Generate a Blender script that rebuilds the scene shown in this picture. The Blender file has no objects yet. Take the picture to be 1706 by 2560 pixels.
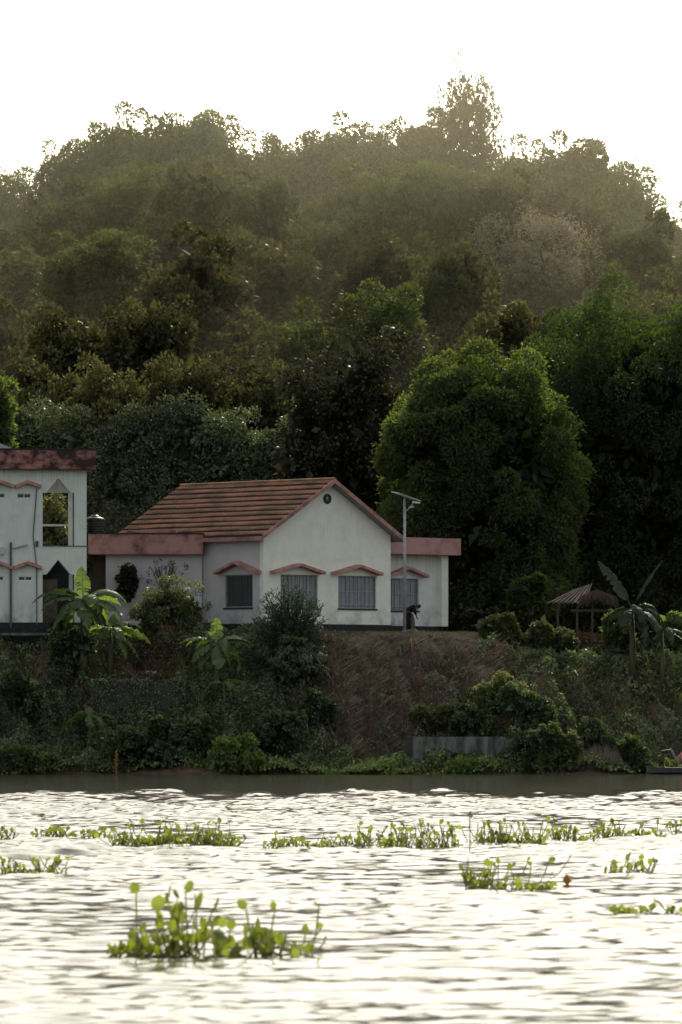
import bpy, bmesh, math, random
import numpy as np
from mathutils import Vector, Matrix

random.seed(7)
RNG = np.random.default_rng(11)
F, H, CX, HY = 16200.0, 2.2, 853.0, 1812.0      # focal length (px of the photo), eye height, optical centre
scene = bpy.context.scene
COL = scene.collection
R = math.radians

# ------------------------------------------------------------------ helpers
def wx(px, Y): return (px - CX) * Y / F
def wz(py, Y): return H - (py - HY) * Y / F
def P(px, py, Y): return Vector((wx(px, Y), Y, wz(py, Y)))

def tag(o, label=None, cat=None, group=None, kind=None):
    if label: o['label'] = label
    if cat: o['category'] = cat
    if group: o['group'] = group
    if kind: o['kind'] = kind
    return o

def empty(name, loc=(0, 0, 0), rz=0.0, label=None, cat=None, group=None):
    o = bpy.data.objects.new(name, None)
    COL.objects.link(o)
    o.location = loc
    o.rotation_euler = (0, 0, rz)
    o.empty_display_size = 0.3
    return tag(o, label, cat, group)

def link(name, me, mat=None, parent=None, smooth=False):
    if mat is not None:
        me.materials.clear()
        me.materials.append(mat)
    if smooth:
        me.polygons.foreach_set('use_smooth', [True] * len(me.polygons))
    o = bpy.data.objects.new(name, me)
    COL.objects.link(o)
    if parent is not None: o.parent = parent
    return o

def np_mesh(name, V, Fq, tone=None):
    """V (n,3), Fq (m,k) all faces same size"""
    me = bpy.data.meshes.new(name)
    V = np.asarray(V, dtype=np.float32); Fq = np.asarray(Fq, dtype=np.int32)
    m, k = Fq.shape
    me.vertices.add(len(V)); me.vertices.foreach_set('co', V.ravel())
    me.loops.add(m * k); me.loops.foreach_set('vertex_index', Fq.ravel())
    me.polygons.add(m)
    me.polygons.foreach_set('loop_start', np.arange(0, m * k, k, dtype=np.int32))
    me.polygons.foreach_set('loop_total', np.full(m, k, dtype=np.int32))
    me.update(calc_edges=True)
    if tone is not None:
        a = me.attributes.new('tone', 'FLOAT', 'FACE')
        a.data.foreach_set('value', np.asarray(tone, dtype=np.float32))
    return me

class MB:
    def __init__(s): s.bm = bmesh.new()
    def prism(s, poly, y0, y1, ax='y'):
        """poly in (x,z) extruded along y; ax='x': poly in (y,z) extruded along x; ax='z': poly (x,y)"""
        def mk(a, b, c):
            return {'y': (a, c, b), 'x': (c, a, b), 'z': (a, b, c)}[ax]
        A = [s.bm.verts.new(mk(a, b, y0)) for a, b in poly]
        B = [s.bm.verts.new(mk(a, b, y1)) for a, b in poly]
        s.bm.faces.new(A); s.bm.faces.new(B[::-1])
        n = len(poly)
        for i in range(n):
            s.bm.faces.new((A[i], B[i], B[(i + 1) % n], A[(i + 1) % n]))
        return s
    def box(s, x0, x1, y0, y1, z0, z1):
        return s.prism([(x0, z0), (x1, z0), (x1, z1), (x0, z1)], y0, y1)
    def tube(s, pts, rad, seg=8, caps=True):
        pts = [Vector(p) for p in pts]
        if not hasattr(rad, '__len__'): rad = [rad] * len(pts)
        rings = []
        up = Vector((0.13, 0.21, 1)).normalized()
        for i, p in enumerate(pts):
            d = (pts[min(i + 1, len(pts) - 1)] - pts[max(i - 1, 0)]).normalized()
            a = d.cross(up)
            if a.length < 1e-3: a = d.cross(Vector((1, 0, 0)))
            a.normalize(); b = d.cross(a)
            rings.append([s.bm.verts.new(p + (a * math.cos(t) + b * math.sin(t)) * rad[i])
                          for t in [2 * math.pi * k / seg for k in range(seg)]])
        for i in range(len(rings) - 1):
            for k in range(seg):
                s.bm.faces.new((rings[i][k], rings[i][(k + 1) % seg], rings[i + 1][(k + 1) % seg], rings[i + 1][k]))
        if caps:
            s.bm.faces.new(rings[0][::-1]); s.bm.faces.new(rings[-1])
        return s
    def lathe(s, prof, c=(0, 0, 0), seg=24):
        c = Vector(c)
        rings = [[s.bm.verts.new(c + Vector((r * math.cos(2 * math.pi * k / seg), r * math.sin(2 * math.pi * k / seg), z)))
                  for k in range(seg)] for r, z in prof]
        for i in range(len(rings) - 1):
            for k in range(seg):
                s.bm.faces.new((rings[i][k], rings[i][(k + 1) % seg], rings[i + 1][(k + 1) % seg], rings[i + 1][k]))
        s.bm.faces.new(rings[0][::-1]); s.bm.faces.new(rings[-1])
        return s
    def build(s, name, mat, parent=None, bevel=0.0, smooth=False):
        bmesh.ops.recalc_face_normals(s.bm, faces=s.bm.faces)
        if bevel:
            bmesh.ops.bevel(s.bm, geom=[e for e in s.bm.edges if e.is_manifold and e.calc_face_angle(0) > 0.6],
                            offset=bevel, segments=2, affect='EDGES', clamp_overlap=True)
        me = bpy.data.meshes.new(name); s.bm.to_mesh(me); s.bm.free()
        return link(name, me, mat, parent, smooth)

# ------------------------------------------------------------------ materials
def newmat(name):
    m = bpy.data.materials.new(name); m.use_nodes = True
    nt = m.node_tree; nt.nodes.clear()
    out = nt.nodes.new('ShaderNodeOutputMaterial')
    return m, nt, out

def node(nt, t, **kw):
    n = nt.nodes.new(t)
    for k, v in kw.items():
        if k.startswith('i_'):
            key = k[2:]
            key = int(key) if key.isdigit() else key.replace('_', ' ')
            n.inputs[key].default_value = v
        else: setattr(n, k, v)
    return n

def ramp(nt, fac, stops):
    r = nt.nodes.new('ShaderNodeValToRGB')
    el = r.color_ramp.elements
    while len(el) > 1: el.remove(el[0])
    el[0].position = stops[0][0]; el[0].color = (*stops[0][1], 1)
    for p, c in stops[1:]:
        e = el.new(p); e.color = (*c, 1)
    nt.links.new(fac, r.inputs[0])
    return r.outputs[0]

def leafmat(name, dark, light, trans, tfac=0.35, gloss=0.10, rough=0.35, spread=0.25):
    m, nt, out = newmat(name); L = nt.links
    at = node(nt, 'ShaderNodeAttribute', attribute_name='tone')
    oi = node(nt, 'ShaderNodeObjectInfo')
    ad = node(nt, 'ShaderNodeMath', operation='MULTIPLY_ADD'); ad.inputs[1].default_value = spread; ad.inputs[2].default_value = -spread / 2
    L.new(oi.outputs['Random'], ad.inputs[0])
    s = node(nt, 'ShaderNodeMath', operation='ADD', use_clamp=True)
    L.new(at.outputs['Fac'], s.inputs[0]); L.new(ad.outputs[0], s.inputs[1])
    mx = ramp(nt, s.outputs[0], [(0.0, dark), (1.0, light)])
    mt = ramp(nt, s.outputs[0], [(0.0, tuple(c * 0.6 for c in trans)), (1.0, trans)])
    d = node(nt, 'ShaderNodeBsdfDiffuse'); L.new(mx, d.inputs[0])
    t = node(nt, 'ShaderNodeBsdfTranslucent'); L.new(mt, t.inputs[0])
    g = node(nt, 'ShaderNodeBsdfGlossy', i_Roughness=rough); g.inputs[0].default_value = (0.9, 0.92, 0.85, 1)
    m1 = node(nt, 'ShaderNodeMixShader', i_Fac=tfac)
    L.new(d.outputs[0], m1.inputs[1]); L.new(t.outputs[0], m1.inputs[2])
    m2 = node(nt, 'ShaderNodeMixShader', i_Fac=gloss)
    L.new(m1.outputs[0], m2.inputs[1]); L.new(g.outputs[0], m2.inputs[2])
    L.new(m2.outputs[0], out.inputs[0])
    return m

def pbr(name, col, rough=0.7, var=None, scale=3.0, stretch=(1, 1, 1), metallic=0.0, bump=0.0, bscale=20.0, lo=0.35, hi=0.65, detail=6, spec=0.4):
    """base colour broken up by noise towards `var`"""
    m, nt, out = newmat(name); L = nt.links
    p = node(nt, 'ShaderNodeBsdfPrincipled', i_Roughness=rough, i_Metallic=metallic)
    p.inputs['Specular IOR Level'].default_value = spec
    L.new(p.outputs[0], out.inputs[0])
    tc = node(nt, 'ShaderNodeTexCoord')
    mp = node(nt, 'ShaderNodeMapping'); mp.inputs['Scale'].default_value = stretch
    L.new(tc.outputs['Object'], mp.inputs[0])
    if var is None: var = tuple(c * 0.7 for c in col)
    n = node(nt, 'ShaderNodeTexNoise', i_Scale=scale, i_Detail=detail, i_Roughness=0.62)
    L.new(mp.outputs[0], n.inputs[0])
    c = ramp(nt, n.outputs[0], [(lo, var), (hi, col)])
    L.new(c, p.inputs['Base Color'])
    if bump:
        n2 = node(nt, 'ShaderNodeTexNoise', i_Scale=bscale, i_Detail=5)
        L.new(tc.outputs['Object'], n2.inputs[0])
        b = node(nt, 'ShaderNodeBump', i_Strength=bump, i_Distance=0.03)
        L.new(n2.outputs[0], b.inputs['Height']); L.new(b.outputs[0], p.inputs['Normal'])
    return m

def wallmat(name, col, grime, zlow, zhigh, streak=0.5):
    """painted render: vertical rain streaks, blotches, dirt splash near the ground (object-space z)"""
    m, nt, out = newmat(name); L = nt.links
    p = node(nt, 'ShaderNodeBsdfPrincipled', i_Roughness=0.85); p.inputs['Specular IOR Level'].default_value = 0.25
    L.new(p.outputs[0], out.inputs[0])
    tc = node(nt, 'ShaderNodeTexCoord')
    mp = node(nt, 'ShaderNodeMapping'); mp.inputs['Scale'].default_value = (6, 6, 0.35); L.new(tc.outputs['Object'], mp.inputs[0])
    a = node(nt, 'ShaderNodeTexNoise', i_Scale=1.6, i_Detail=7, i_Roughness=0.65); L.new(mp.outputs[0], a.inputs[0])
    b = node(nt, 'ShaderNodeTexNoise', i_Scale=1.3, i_Detail=9, i_Roughness=0.7); L.new(tc.outputs['Object'], b.inputs[0])
    ra = ramp(nt, a.outputs[0], [(0.30, (1, 1, 1)), (0.56, (0, 0, 0))])
    rb = ramp(nt, b.outputs[0], [(0.36, (1, 1, 1)), (0.55, (0, 0, 0))])
    sx = node(nt, 'ShaderNodeSeparateXYZ'); L.new(tc.outputs['Object'], sx.inputs[0])
    mr = node(nt, 'ShaderNodeMapRange'); L.new(sx.outputs['Z'], mr.inputs[0])
    mr.inputs[1].default_value = zlow; mr.inputs[2].default_value = zlow + 1.1; mr.inputs[3].default_value = 0.7; mr.inputs[4].default_value = 0.0
    mr2 = node(nt, 'ShaderNodeMapRange'); L.new(sx.outputs['Z'], mr2.inputs[0])
    mr2.inputs[1].default_value = zhigh - 1.0; mr2.inputs[2].default_value = zhigh; mr2.inputs[3].default_value = 0.15; mr2.inputs[4].default_value = 1.0
    s1 = node(nt, 'ShaderNodeMath', operation='MULTIPLY'); L.new(ra, s1.inputs[0]); L.new(mr2.outputs[0], s1.inputs[1])
    s2 = node(nt, 'ShaderNodeMath', operation='MULTIPLY'); L.new(rb, s2.inputs[0]); s2.inputs[1].default_value = 0.20
    s3 = node(nt, 'ShaderNodeMath', operation='MULTIPLY'); L.new(rb, s3.inputs[0]); L.new(mr.outputs[0], s3.inputs[1])
    t = node(nt, 'ShaderNodeMath', operation='MULTIPLY_ADD'); L.new(s1.outputs[0], t.inputs[0]); t.inputs[1].default_value = streak; L.new(s2.outputs[0], t.inputs[2])
    u = node(nt, 'ShaderNodeMath', operation='ADD', use_clamp=True); L.new(t.outputs[0], u.inputs[0]); L.new(s3.outputs[0], u.inputs[1])
    c = ramp(nt, u.outputs[0], [(0.0, col), (1.0, grime)])
    L.new(c, p.inputs['Base Color'])
    n2 = node(nt, 'ShaderNodeTexNoise', i_Scale=9.0, i_Detail=6); L.new(tc.outputs['Object'], n2.inputs[0])
    bp = node(nt, 'ShaderNodeBump', i_Strength=0.35, i_Distance=0.03); L.new(n2.outputs[0], bp.inputs['Height']); L.new(bp.outputs[0], p.inputs['Normal'])
    return m

M = {}
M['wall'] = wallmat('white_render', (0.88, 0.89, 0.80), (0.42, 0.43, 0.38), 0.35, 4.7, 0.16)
M['wall_side'] = wallmat('shade_tinted_render', (0.60, 0.57, 0.60), (0.26, 0.25, 0.26), 0.35, 4.7, 0.4)  # white walls with the purple shade of this side put into the colour
M['wall_wing'] = wallmat('pale_blue_render', (0.76, 0.77, 0.76), (0.3, 0.31, 0.31), 0.35, 3.6, 0.4)
M['wall_left'] = wallmat('grey_white_render', (0.72, 0.75, 0.71), (0.22, 0.24, 0.23), 0.2, 7.6, 0.8)
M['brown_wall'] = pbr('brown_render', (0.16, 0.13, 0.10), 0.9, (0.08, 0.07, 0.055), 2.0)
M['plinth'] = pbr('dark_plinth', (0.035, 0.038, 0.042), 0.9, (0.015, 0.016, 0.018), 4)
M['pink'] = pbr('pink_fascia', (0.44, 0.23, 0.21), 0.8, (0.17, 0.075, 0.065), 1.4, lo=0.34, hi=0.56, bump=0.2)
M['pink_bright'] = pbr('pink_hood', (0.52, 0.26, 0.23), 0.8, (0.27, 0.12, 0.10), 3.0, lo=0.3, hi=0.55)
M['pink_wing'] = pbr('salmon_fascia', (0.50, 0.28, 0.26), 0.85, (0.34, 0.16, 0.145), 1.2, lo=0.3, hi=0.5)
M['stained'] = pbr('stained_pink_parapet', (0.42, 0.19, 0.17), 0.85, (0.045, 0.022, 0.02), 1.15, stretch=(1, 1, 1.5), lo=0.44, hi=0.60, detail=9, bump=0.3)
M['soffit'] = pbr('soffit', (0.30, 0.30, 0.27), 0.8)
M['tile'] = pbr('clay_tiles', (0.36, 0.15, 0.085), 0.75, (0.13, 0.08, 0.045), 1.3, stretch=(1.5, .6, 1), lo=0.40, hi=0.62, detail=9, bump=0.3, spec=0.25)
M['tile_edge_shade'] = pbr('shade_coloured_tile_edge', (0.05, 0.025, 0.015), 0.9)  # riser faces coloured dark to stand in for shade under each course
M['shutter'] = pbr('grey_shutter_metal', (0.34, 0.35, 0.38), 0.6, (0.20, 0.205, 0.23), 3.5, stretch=(4, 4, 0.3))
M['shutter_dark'] = pbr('dark_shutter_metal', (0.085, 0.082, 0.085), 0.6, (0.05, 0.05, 0.052), 3.5, stretch=(4, 4, .3))
M['frame'] = pbr('window_frame_paint', (0.25, 0.26, 0.29), 0.6)
M['bar'] = pbr('pale_shutter_rail', (0.38, 0.39, 0.42), 0.5)
M['glass'] = pbr('dark_glass', (0.02, 0.025, 0.03), 0.12, spec=0.6)
M['green_reveal'] = pbr('green_reveal_paint', (0.10, 0.17, 0.11), 0.8, (0.06, 0.09, 0.06), 2.5)
M['concrete'] = pbr('old_concrete', (0.20, 0.20, 0.185), 0.9, (0.055, 0.058, 0.05), 1.6, stretch=(1.6, 1.6, .5), lo=0.36, hi=0.62, bump=0.5, bscale=9)
M['concrete_dark'] = pbr('mossy_concrete', (0.085, 0.078, 0.064), 0.9, (0.022, 0.024, 0.017), 1.6, bump=0.5, bscale=9)
M['pipe'] = pbr('grey_pipe', (0.10, 0.12, 0.125), 0.6)
M['pipe_light'] = pbr('light_pipe', (0.55, 0.58, 0.57), 0.5)
M['galv'] = pbr('galvanised_steel', (0.42, 0.43, 0.45), 0.5, (0.30, 0.31, 0.33), 6, metallic=0.3)
M['panel'] = pbr('solar_cells', (0.05, 0.05, 0.07), 0.3, (0.03, 0.03, 0.05), 12)
M['panel_frame'] = pbr('panel_frame', (0.62, 0.62, 0.6), 0.35, metallic=0.4)
M['tank'] = pbr('black_plastic', (0.012, 0.012, 0.014), 0.35, (0.02, 0.02, 0.022), 4)
M['rail'] = pbr('white_rail', (0.7, 0.68, 0.62), 0.5)
M['bark'] = pbr('bark', (0.10, 0.08, 0.06), 0.95, (0.04, 0.03, 0.022), 6, stretch=(3, 3, .5), bump=0.6)
M['pale_bark'] = pbr('pale_bark', (0.26, 0.23, 0.19), 0.9, (0.12, 0.10, 0.08), 6, stretch=(3, 3, .5), bump=0.6)
M['black_cloth'] = pbr('black_cloth', (0.012, 0.012, 0.015), 0.95)
M['tan_cloth'] = pbr('tan_cloth', (0.16, 0.12, 0.095), 0.95)
M['skin'] = pbr('brown_skin', (0.10, 0.055, 0.035), 0.5)
M['hair'] = pbr('black_hair', (0.01, 0.009, 0.008), 0.7)
M['rust_sheet'] = pbr('weathered_sheet', (0.10, 0.075, 0.062), 0.8, (0.035, 0.026, 0.022), 2.5, stretch=(1, 4, 1))
M['thatch'] = pbr('thatch_straw', (0.20, 0.13, 0.085), 0.9, (0.08, 0.05, 0.03), 4)
M['wood'] = pbr('old_wood', (0.09, 0.07, 0.05), 0.9)
M['hull'] = pbr('dark_hull', (0.10, 0.10, 0.095), 0.6)
M['grey_sheet'] = pbr('grey_sheet', (0.26, 0.27, 0.27), 0.6, (0.19, 0.20, 0.20), 3)
M['pink_bundle'] = pbr('pink_fabric', (0.60, 0.30, 0.28), 0.8, (0.45, 0.03, 0.05), 3, lo=.45, hi=.5)
M['plastic'] = pbr('white_plastic', (0.6, 0.58, 0.56), 0.5, (0.4, 0.3, 0.28), 4)
M['plastic_or'] = pbr('orange_plastic', (0.75, 0.30, 0.03), 0.5)
M['orange_stem'] = pbr('rusty_dead_stem', (0.28, 0.11, 0.05), 0.8, (0.25, 0.09, 0.03), 5)

M['leaf_hill'] = leafmat('hill_leaves', (0.014, 0.017, 0.006), (0.115, 0.118, 0.040), (0.17, 0.165, 0.045), 0.32, 0.022, 0.42, spread=0.55)
M['leaf_hill_green'] = leafmat('green_hill_leaves', (0.014, 0.022, 0.007), (0.085, 0.112, 0.036), (0.18, 0.22, 0.045), 0.34, 0.022, 0.42, spread=.5)
M['leaf_pale'] = leafmat('pale_flowering_leaves', (0.07, 0.062, 0.04), (0.22, 0.185, 0.125), (0.30, 0.25, 0.14), 0.35, 0.05, 0.5)
M['leaf_mango'] = leafmat('mango_leaves', (0.007, 0.014, 0.007), (0.040, 0.056, 0.022), (0.32, 0.43, 0.06), 0.32, 0.025, 0.42, spread=.15)
M['leaf_forest'] = leafmat('shade_tinted_leaves', (0.010, 0.016, 0.010), (0.045, 0.062, 0.026), (0.16, 0.25, 0.03), 0.28, 0.02, 0.42, spread=.1)  # darker copy of the mango leaf, deep shade put into its colour
M['leaf_glossy'] = leafmat('glossy_leaves', (0.030, 0.040, 0.022), (0.145, 0.165, 0.085), (0.24, 0.31, 0.08), 0.28, 0.05, 0.36)  # colour lifted to stand in for haze in front of the row
M['leaf_dark'] = leafmat('dark_leaves', (0.015, 0.017, 0.010), (0.045, 0.045, 0.025), (0.10, 0.10, 0.03), 0.25, 0.035, 0.38)
M['leaf_vine'] = leafmat('vine_leaves', (0.016, 0.026, 0.014), (0.15, 0.175, 0.085), (0.22, 0.32, 0.06), 0.30, 0.05, 0.4)
M['leaf_bright'] = leafmat('bright_waterside_leaves', (0.045, 0.075, 0.02), (0.24, 0.31, 0.08), (0.42, 0.54, 0.08), 0.40, 0.06, 0.4)
M['leaf_shrub'] = leafmat('olive_shrub_leaves', (0.032, 0.042, 0.016), (0.17, 0.19, 0.07), (0.30, 0.34, 0.07), 0.35, 0.05, 0.4)
M['leaf_oleander'] = leafmat('narrow_grey_green_leaves', (0.018, 0.030, 0.018), (0.050, 0.070, 0.042), (0.09, 0.14, 0.05), 0.25, 0.05, 0.4)
M['grass_dry'] = leafmat('dry_grass', (0.12, 0.09, 0.067), (0.56, 0.45, 0.34), (0.36, 0.28, 0.19), 0.25, 0.02, 0.6)
M['straw'] = leafmat('old_straw', (0.03, 0.020, 0.014), (0.13, 0.088, 0.06), (0.12, 0.08, 0.04), 0.15, 0.02, 0.6)
M['root_pale'] = leafmat('pale_dry_roots', (0.12, 0.09, 0.066), (0.50, 0.40, 0.30), (0.2, 0.15, 0.1), 0.2, 0.02, 0.6)
M['red_leaf'] = leafmat('reddish_leaves', (0.05, 0.022, 0.014), (0.15, 0.065, 0.042), (0.18, 0.07, 0.04), 0.3, 0.03, 0.5)
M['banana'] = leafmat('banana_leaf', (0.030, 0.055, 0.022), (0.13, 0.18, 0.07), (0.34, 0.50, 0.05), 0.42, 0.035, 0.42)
M['banana_dark'] = leafmat('shade_tinted_banana_leaf', (0.010, 0.018, 0.010), (0.026, 0.038, 0.018), (0.04, 0.06, 0.02), 0.22, 0.03, 0.45)  # banana leaf darkened: the shade under the trees is in the colour
M['banana_stem'] = pbr('banana_stem', (0.10, 0.10, 0.055), 0.6, (0.05, 0.045, 0.025), 4, stretch=(3, 3, .4))
M['hyacinth'] = leafmat('hyacinth_leaf', (0.045, 0.045, 0.018), (0.14, 0.20, 0.03), (0.42, 0.52, 0.04), 0.45, 0.06, 0.3, spread=.1)
M['hyacinth_stalk'] = leafmat('hyacinth_stalk', (0.05, 0.065, 0.025), (0.12, 0.13, 0.05), (0.25, 0.28, 0.06), 0.3, 0.05, 0.4)
M['yellow_leaf'] = leafmat('yellow_leaf', (0.25, 0.16, 0.02), (0.42, 0.27, 0.04), (0.45, 0.30, 0.04), 0.4, 0.05, 0.4)
M['root'] = pbr('dark_red_roots', (0.06, 0.03, 0.022), 0.8, (0.02, 0.014, 0.01), 20)
M['petal'] = pbr('pale_petals', (0.5, 0.42, 0.45), 0.6)

# ------------------------------------------------------------------ terrain
def sm(t): t = np.clip(t, 0, 1); return t * t * (3 - 2 * t)
_w = [(RNG.uniform(0, 6.28), RNG.uniform(0, 6.28), 10 ** RNG.uniform(-0.7, 0.45)) for _ in range(26)]
def rough(x, y):
    r = np.zeros_like(x, dtype=float)
    for a, ph, k in _w:
        r += np.sin((x * np.cos(a) + y * np.sin(a)) * k * 2 + ph) / (0.8 + k * 1.6)
    return r * 0.14
SKX = np.array([-900, -300, 0, 90, 170, 300, 420, 500, 620, 720, 800, 930, 1060, 1170, 1290, 1440, 1560, 1640, 1720, 2100, 2700])
SKY = np.array([560, 470, 400, 430, 340, 260, 285, 265, 320, 335, 345, 295, 290, 290, 330, 345, 400, 470, 520, 650, 800])
YC = 402.0
def plateau(x): return 6.52 - 1.15 * sm((x - 5.9) / 3.4) + 0.0 * x
def zcrest(x):
    px = CX + x * F / YC
    return H + (HY - np.interp(px, SKX, SKY)) * YC / F - 8.8
def ground(x, y, n=True):
    x = np.asarray(x, dtype=float); y = np.asarray(y, dtype=float)
    edge = 288.9 + 0.35 * np.sin(x * 0.35 + 1) + 0.2 * np.sin(x * 1.1)
    t = (y - edge) / (297.2 - edge + 0.5 * np.sin(x * 0.5))
    pl = plateau(x)
    bank = pl * (0.55 * sm(t) + 0.45 * np.clip(t, 0, 1) ** 1.0) - 1.6 * np.clip(-t, 0, 1)
    hill = (zcrest(x) - pl) * np.clip((y - 322) / (YC - 322), 0, 1) ** 1.12
    back = np.clip((y - YC - 5) / 400, 0, 1)
    z = bank + hill * (1 - 0.75 * back)
    if n:
        amp = np.where(y < 297.5, np.clip((t + .1) * 2, 0, 1) * np.clip((1.03 - t) * 4, 0.06, 1), 0.06 + np.clip((y - 325) / 30, 0, 1) * 2)
        gul = np.abs(np.sin(x * 1.9 + 1.1 * np.sin(y * .9) + .7 * np.sin(x * .63))) ** .7 * .55 + .16 * np.sin(x * 5.3 + y * 1.7)
        z = z + rough(x, y) * amp * 0.9 - gul * np.clip(t * 3, 0, 1) * np.clip((1.0 - t) * 3, 0, 1) * (y < 298)
    lip = .16 + .14 * np.sin(x * 1.25 + .5) + .09 * np.sin(x * 3.3) + .06 * np.sin(x * 7.1)
    z = z - lip * sm((299.2 - y) / 1.8) * np.clip((y - 293) / 3, 0, 1)
    # narrow terrace behind the left retaining wall
    inT = (x > -11.6) & (x < -7.4)
    z = np.where(inT & (y > 293.0) & (y < 295.2), np.minimum(z, 4.1), z)
    z = np.where(inT & (y > 291.6) & (y <= 293.0), np.minimum(z, 3.0), z)
    return z
def gz(x, y): return float(ground(np.array([x]), np.array([y]))[0])

def grid_mesh(name, xs, ys, zf):
    X, Y = np.meshgrid(xs, ys)
    V = np.stack([X, Y, zf(X, Y)], -1).reshape(-1, 3)
    nx, ny = len(xs), len(ys)
    i = np.arange(ny - 1)[:, None] * nx + np.arange(nx - 1)[None, :]
    Fq = np.stack([i, i + 1, i + nx + 1, i + nx], -1).reshape(-1, 4)
    return np_mesh(name, V, Fq)

xs = np.concatenate([np.linspace(-1500, -120, 12), np.linspace(-100, -24, 30), np.linspace(-22, 22, 260), np.linspace(24, 100, 30), np.linspace(120, 1500, 12)])
ys = np.concatenate([np.linspace(280, 287.5, 5), np.linspace(288, 298, 90), np.linspace(298.5, 322, 24), np.linspace(324, 440, 60), np.linspace(450, 900, 20), np.linspace(1000, 4000, 6)])
gm, nt, out = newmat('bank_soil_and_grass'); L = nt.links
p = node(nt, 'ShaderNodeBsdfPrincipled', i_Roughness=0.95); p.inputs['Specular IOR Level'].default_value = 0.1
L.new(p.outputs[0], out.inputs[0])
tc = node(nt, 'ShaderNodeTexCoord')
n1 = node(nt, 'ShaderNodeTexNoise', i_Scale=0.35, i_Detail=10, i_Roughness=0.65); L.new(tc.outputs['Object'], n1.inputs[0])
n3 = node(nt, 'ShaderNodeTexNoise', i_Scale=3.5, i_Detail=8, i_Roughness=0.7); L.new(tc.outputs['Object'], n3.inputs[0])
ca = ramp(nt, n1.outputs[0], [(0.35, (0.055, 0.052, 0.034)), (0.5, (0.20, 0.14, 0.10)), (0.65, (0.30, 0.215, 0.16))])
cb = ramp(nt, n3.outputs[0], [(0.3, (0.25, 0.25, 0.25)), (0.7, (1.2, 1.2, 1.2))])
mm = node(nt, 'ShaderNodeMix', data_type='RGBA', blend_type='MULTIPLY'); mm.inputs[0].default_value = 1.0
L.new(ca, mm.inputs[6]); L.new(cb, mm.inputs[7]); L.new(mm.outputs[2], p.inputs['Base Color'])
bp = node(nt, 'ShaderNodeBump', i_Strength=0.9, i_Distance=0.15); L.new(n3.outputs[0], bp.inputs['Height']); L.new(bp.outputs[0], p.inputs['Normal'])
tag(link('ground', grid_mesh('ground', xs, ys, ground), gm, smooth=True), 'earth river bank rising to the flat ground and the wooded hill', 'ground', kind='structure')

def Yray(px, py, lo=287.5, hi=303.0):
    Ys = np.arange(lo, hi, .05); z = ground(wx(px, Ys), Ys); r = wz(py, Ys)
    k = np.nonzero(z >= r)[0]
    return float(Ys[k[0]]) if len(k) else None
# ------------------------------------------------------------------ water
def build_water():
    # rows spaced with distance, columns fan out with the view and run far beyond it
    rows = [6.0]
    while rows[-1] < 300.0:
        y = rows[-1]; rows.append(y + (1.2 if y < 38 else 0.075 + (y - 38) * 0.0011))
    rows = np.array([-400, -100, -20, -5] + rows + [330])
    u = np.concatenate([[-60, -20, -8, -4, -2.6], np.linspace(-1.9, 1.9, 620), [2.6, 4, 8, 20, 60]])
    U, Y = np.meshgrid(u, rows)
    X = U * (0.0535 * np.clip(Y, 105, 400))
    rng = np.random.default_rng(5)
    Z = np.zeros_like(X); 
    for k in range(90):
        lam = 10 ** rng.uniform(-0.65, 0.42)
        th = rng.normal(math.pi / 2 + 0.10, 0.50)
        ph = rng.uniform(0, 6.28); kk = 2 * math.pi / lam
        slope = rng.uniform(0.4, 1.0) * (0.036 if lam < 1.0 else 0.028)
        a = slope / kk
        wob = 0.7 * np.sin(X * kk * 0.13 + ph * 3) + 0.7 * np.sin(Y * kk * 0.09 + ph * 5)
        Z += a * np.sin((X * math.cos(th) + Y * math.sin(th)) * kk + ph + wob)
    patch = 0.85 + 0.40 * np.sin(X * 0.35 + 0.8 * np.sin(Y * 0.08)) * np.sin(Y * 0.11 + 1.3 * np.sin(X * 0.2))
    edge = 218 + 6 * np.sin(X * 0.7) + 5 * np.sin(X * 1.9 + 1) + 3 * np.sin(X * 4.3)
    calm = np.clip((edge - Y) / 14, 0, 1)
    Z = Z * patch * (0.02 + 0.98 * calm) * np.where(Y < 30, 0.5, 0.50 + 1.0 * np.clip((Y - 45) / 95, 0, 1))
    V = np.stack([X, Y, Z], -1).reshape(-1, 3)
    nx, ny = len(u), len(rows)
    i = np.arange(ny - 1)[:, None] * nx + np.arange(nx - 1)[None, :]
    Fq = np.stack([i, i + 1, i + nx + 1, i + nx], -1).reshape(-1, 4)
    m, nt, out = newmat('river_water'); L = nt.links
    d = node(nt, 'ShaderNodeBsdfPrincipled', i_Roughness=0.09, i_IOR=1.33)
    d.inputs['Specular Tint'].default_value = (0.98, 0.98, 0.88, 1)
    d.inputs['Base Color'].default_value = (0.030, 0.029, 0.018, 1)
    d.inputs['Specular IOR Level'].default_value = 0.185
    tcw = node(nt, 'ShaderNodeTexCoord')
    nn = node(nt, 'ShaderNodeTexNoise', i_Scale=9.0, i_Detail=3); L.new(tcw.outputs['Object'], nn.inputs[0])
    b = node(nt, 'ShaderNodeBump', i_Strength=0.12, i_Distance=0.02); L.new(nn.outputs[0], b.inputs['Height']); L.new(b.outputs[0], d.inputs['Normal'])
    L.new(d.outputs[0], out.inputs[0])
    o = link('water', np_mesh('water', V, Fq), m, smooth=True)
    tag(o, 'rippled river water shining white under the low sun', 'river', kind='structure')
build_water()

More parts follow.
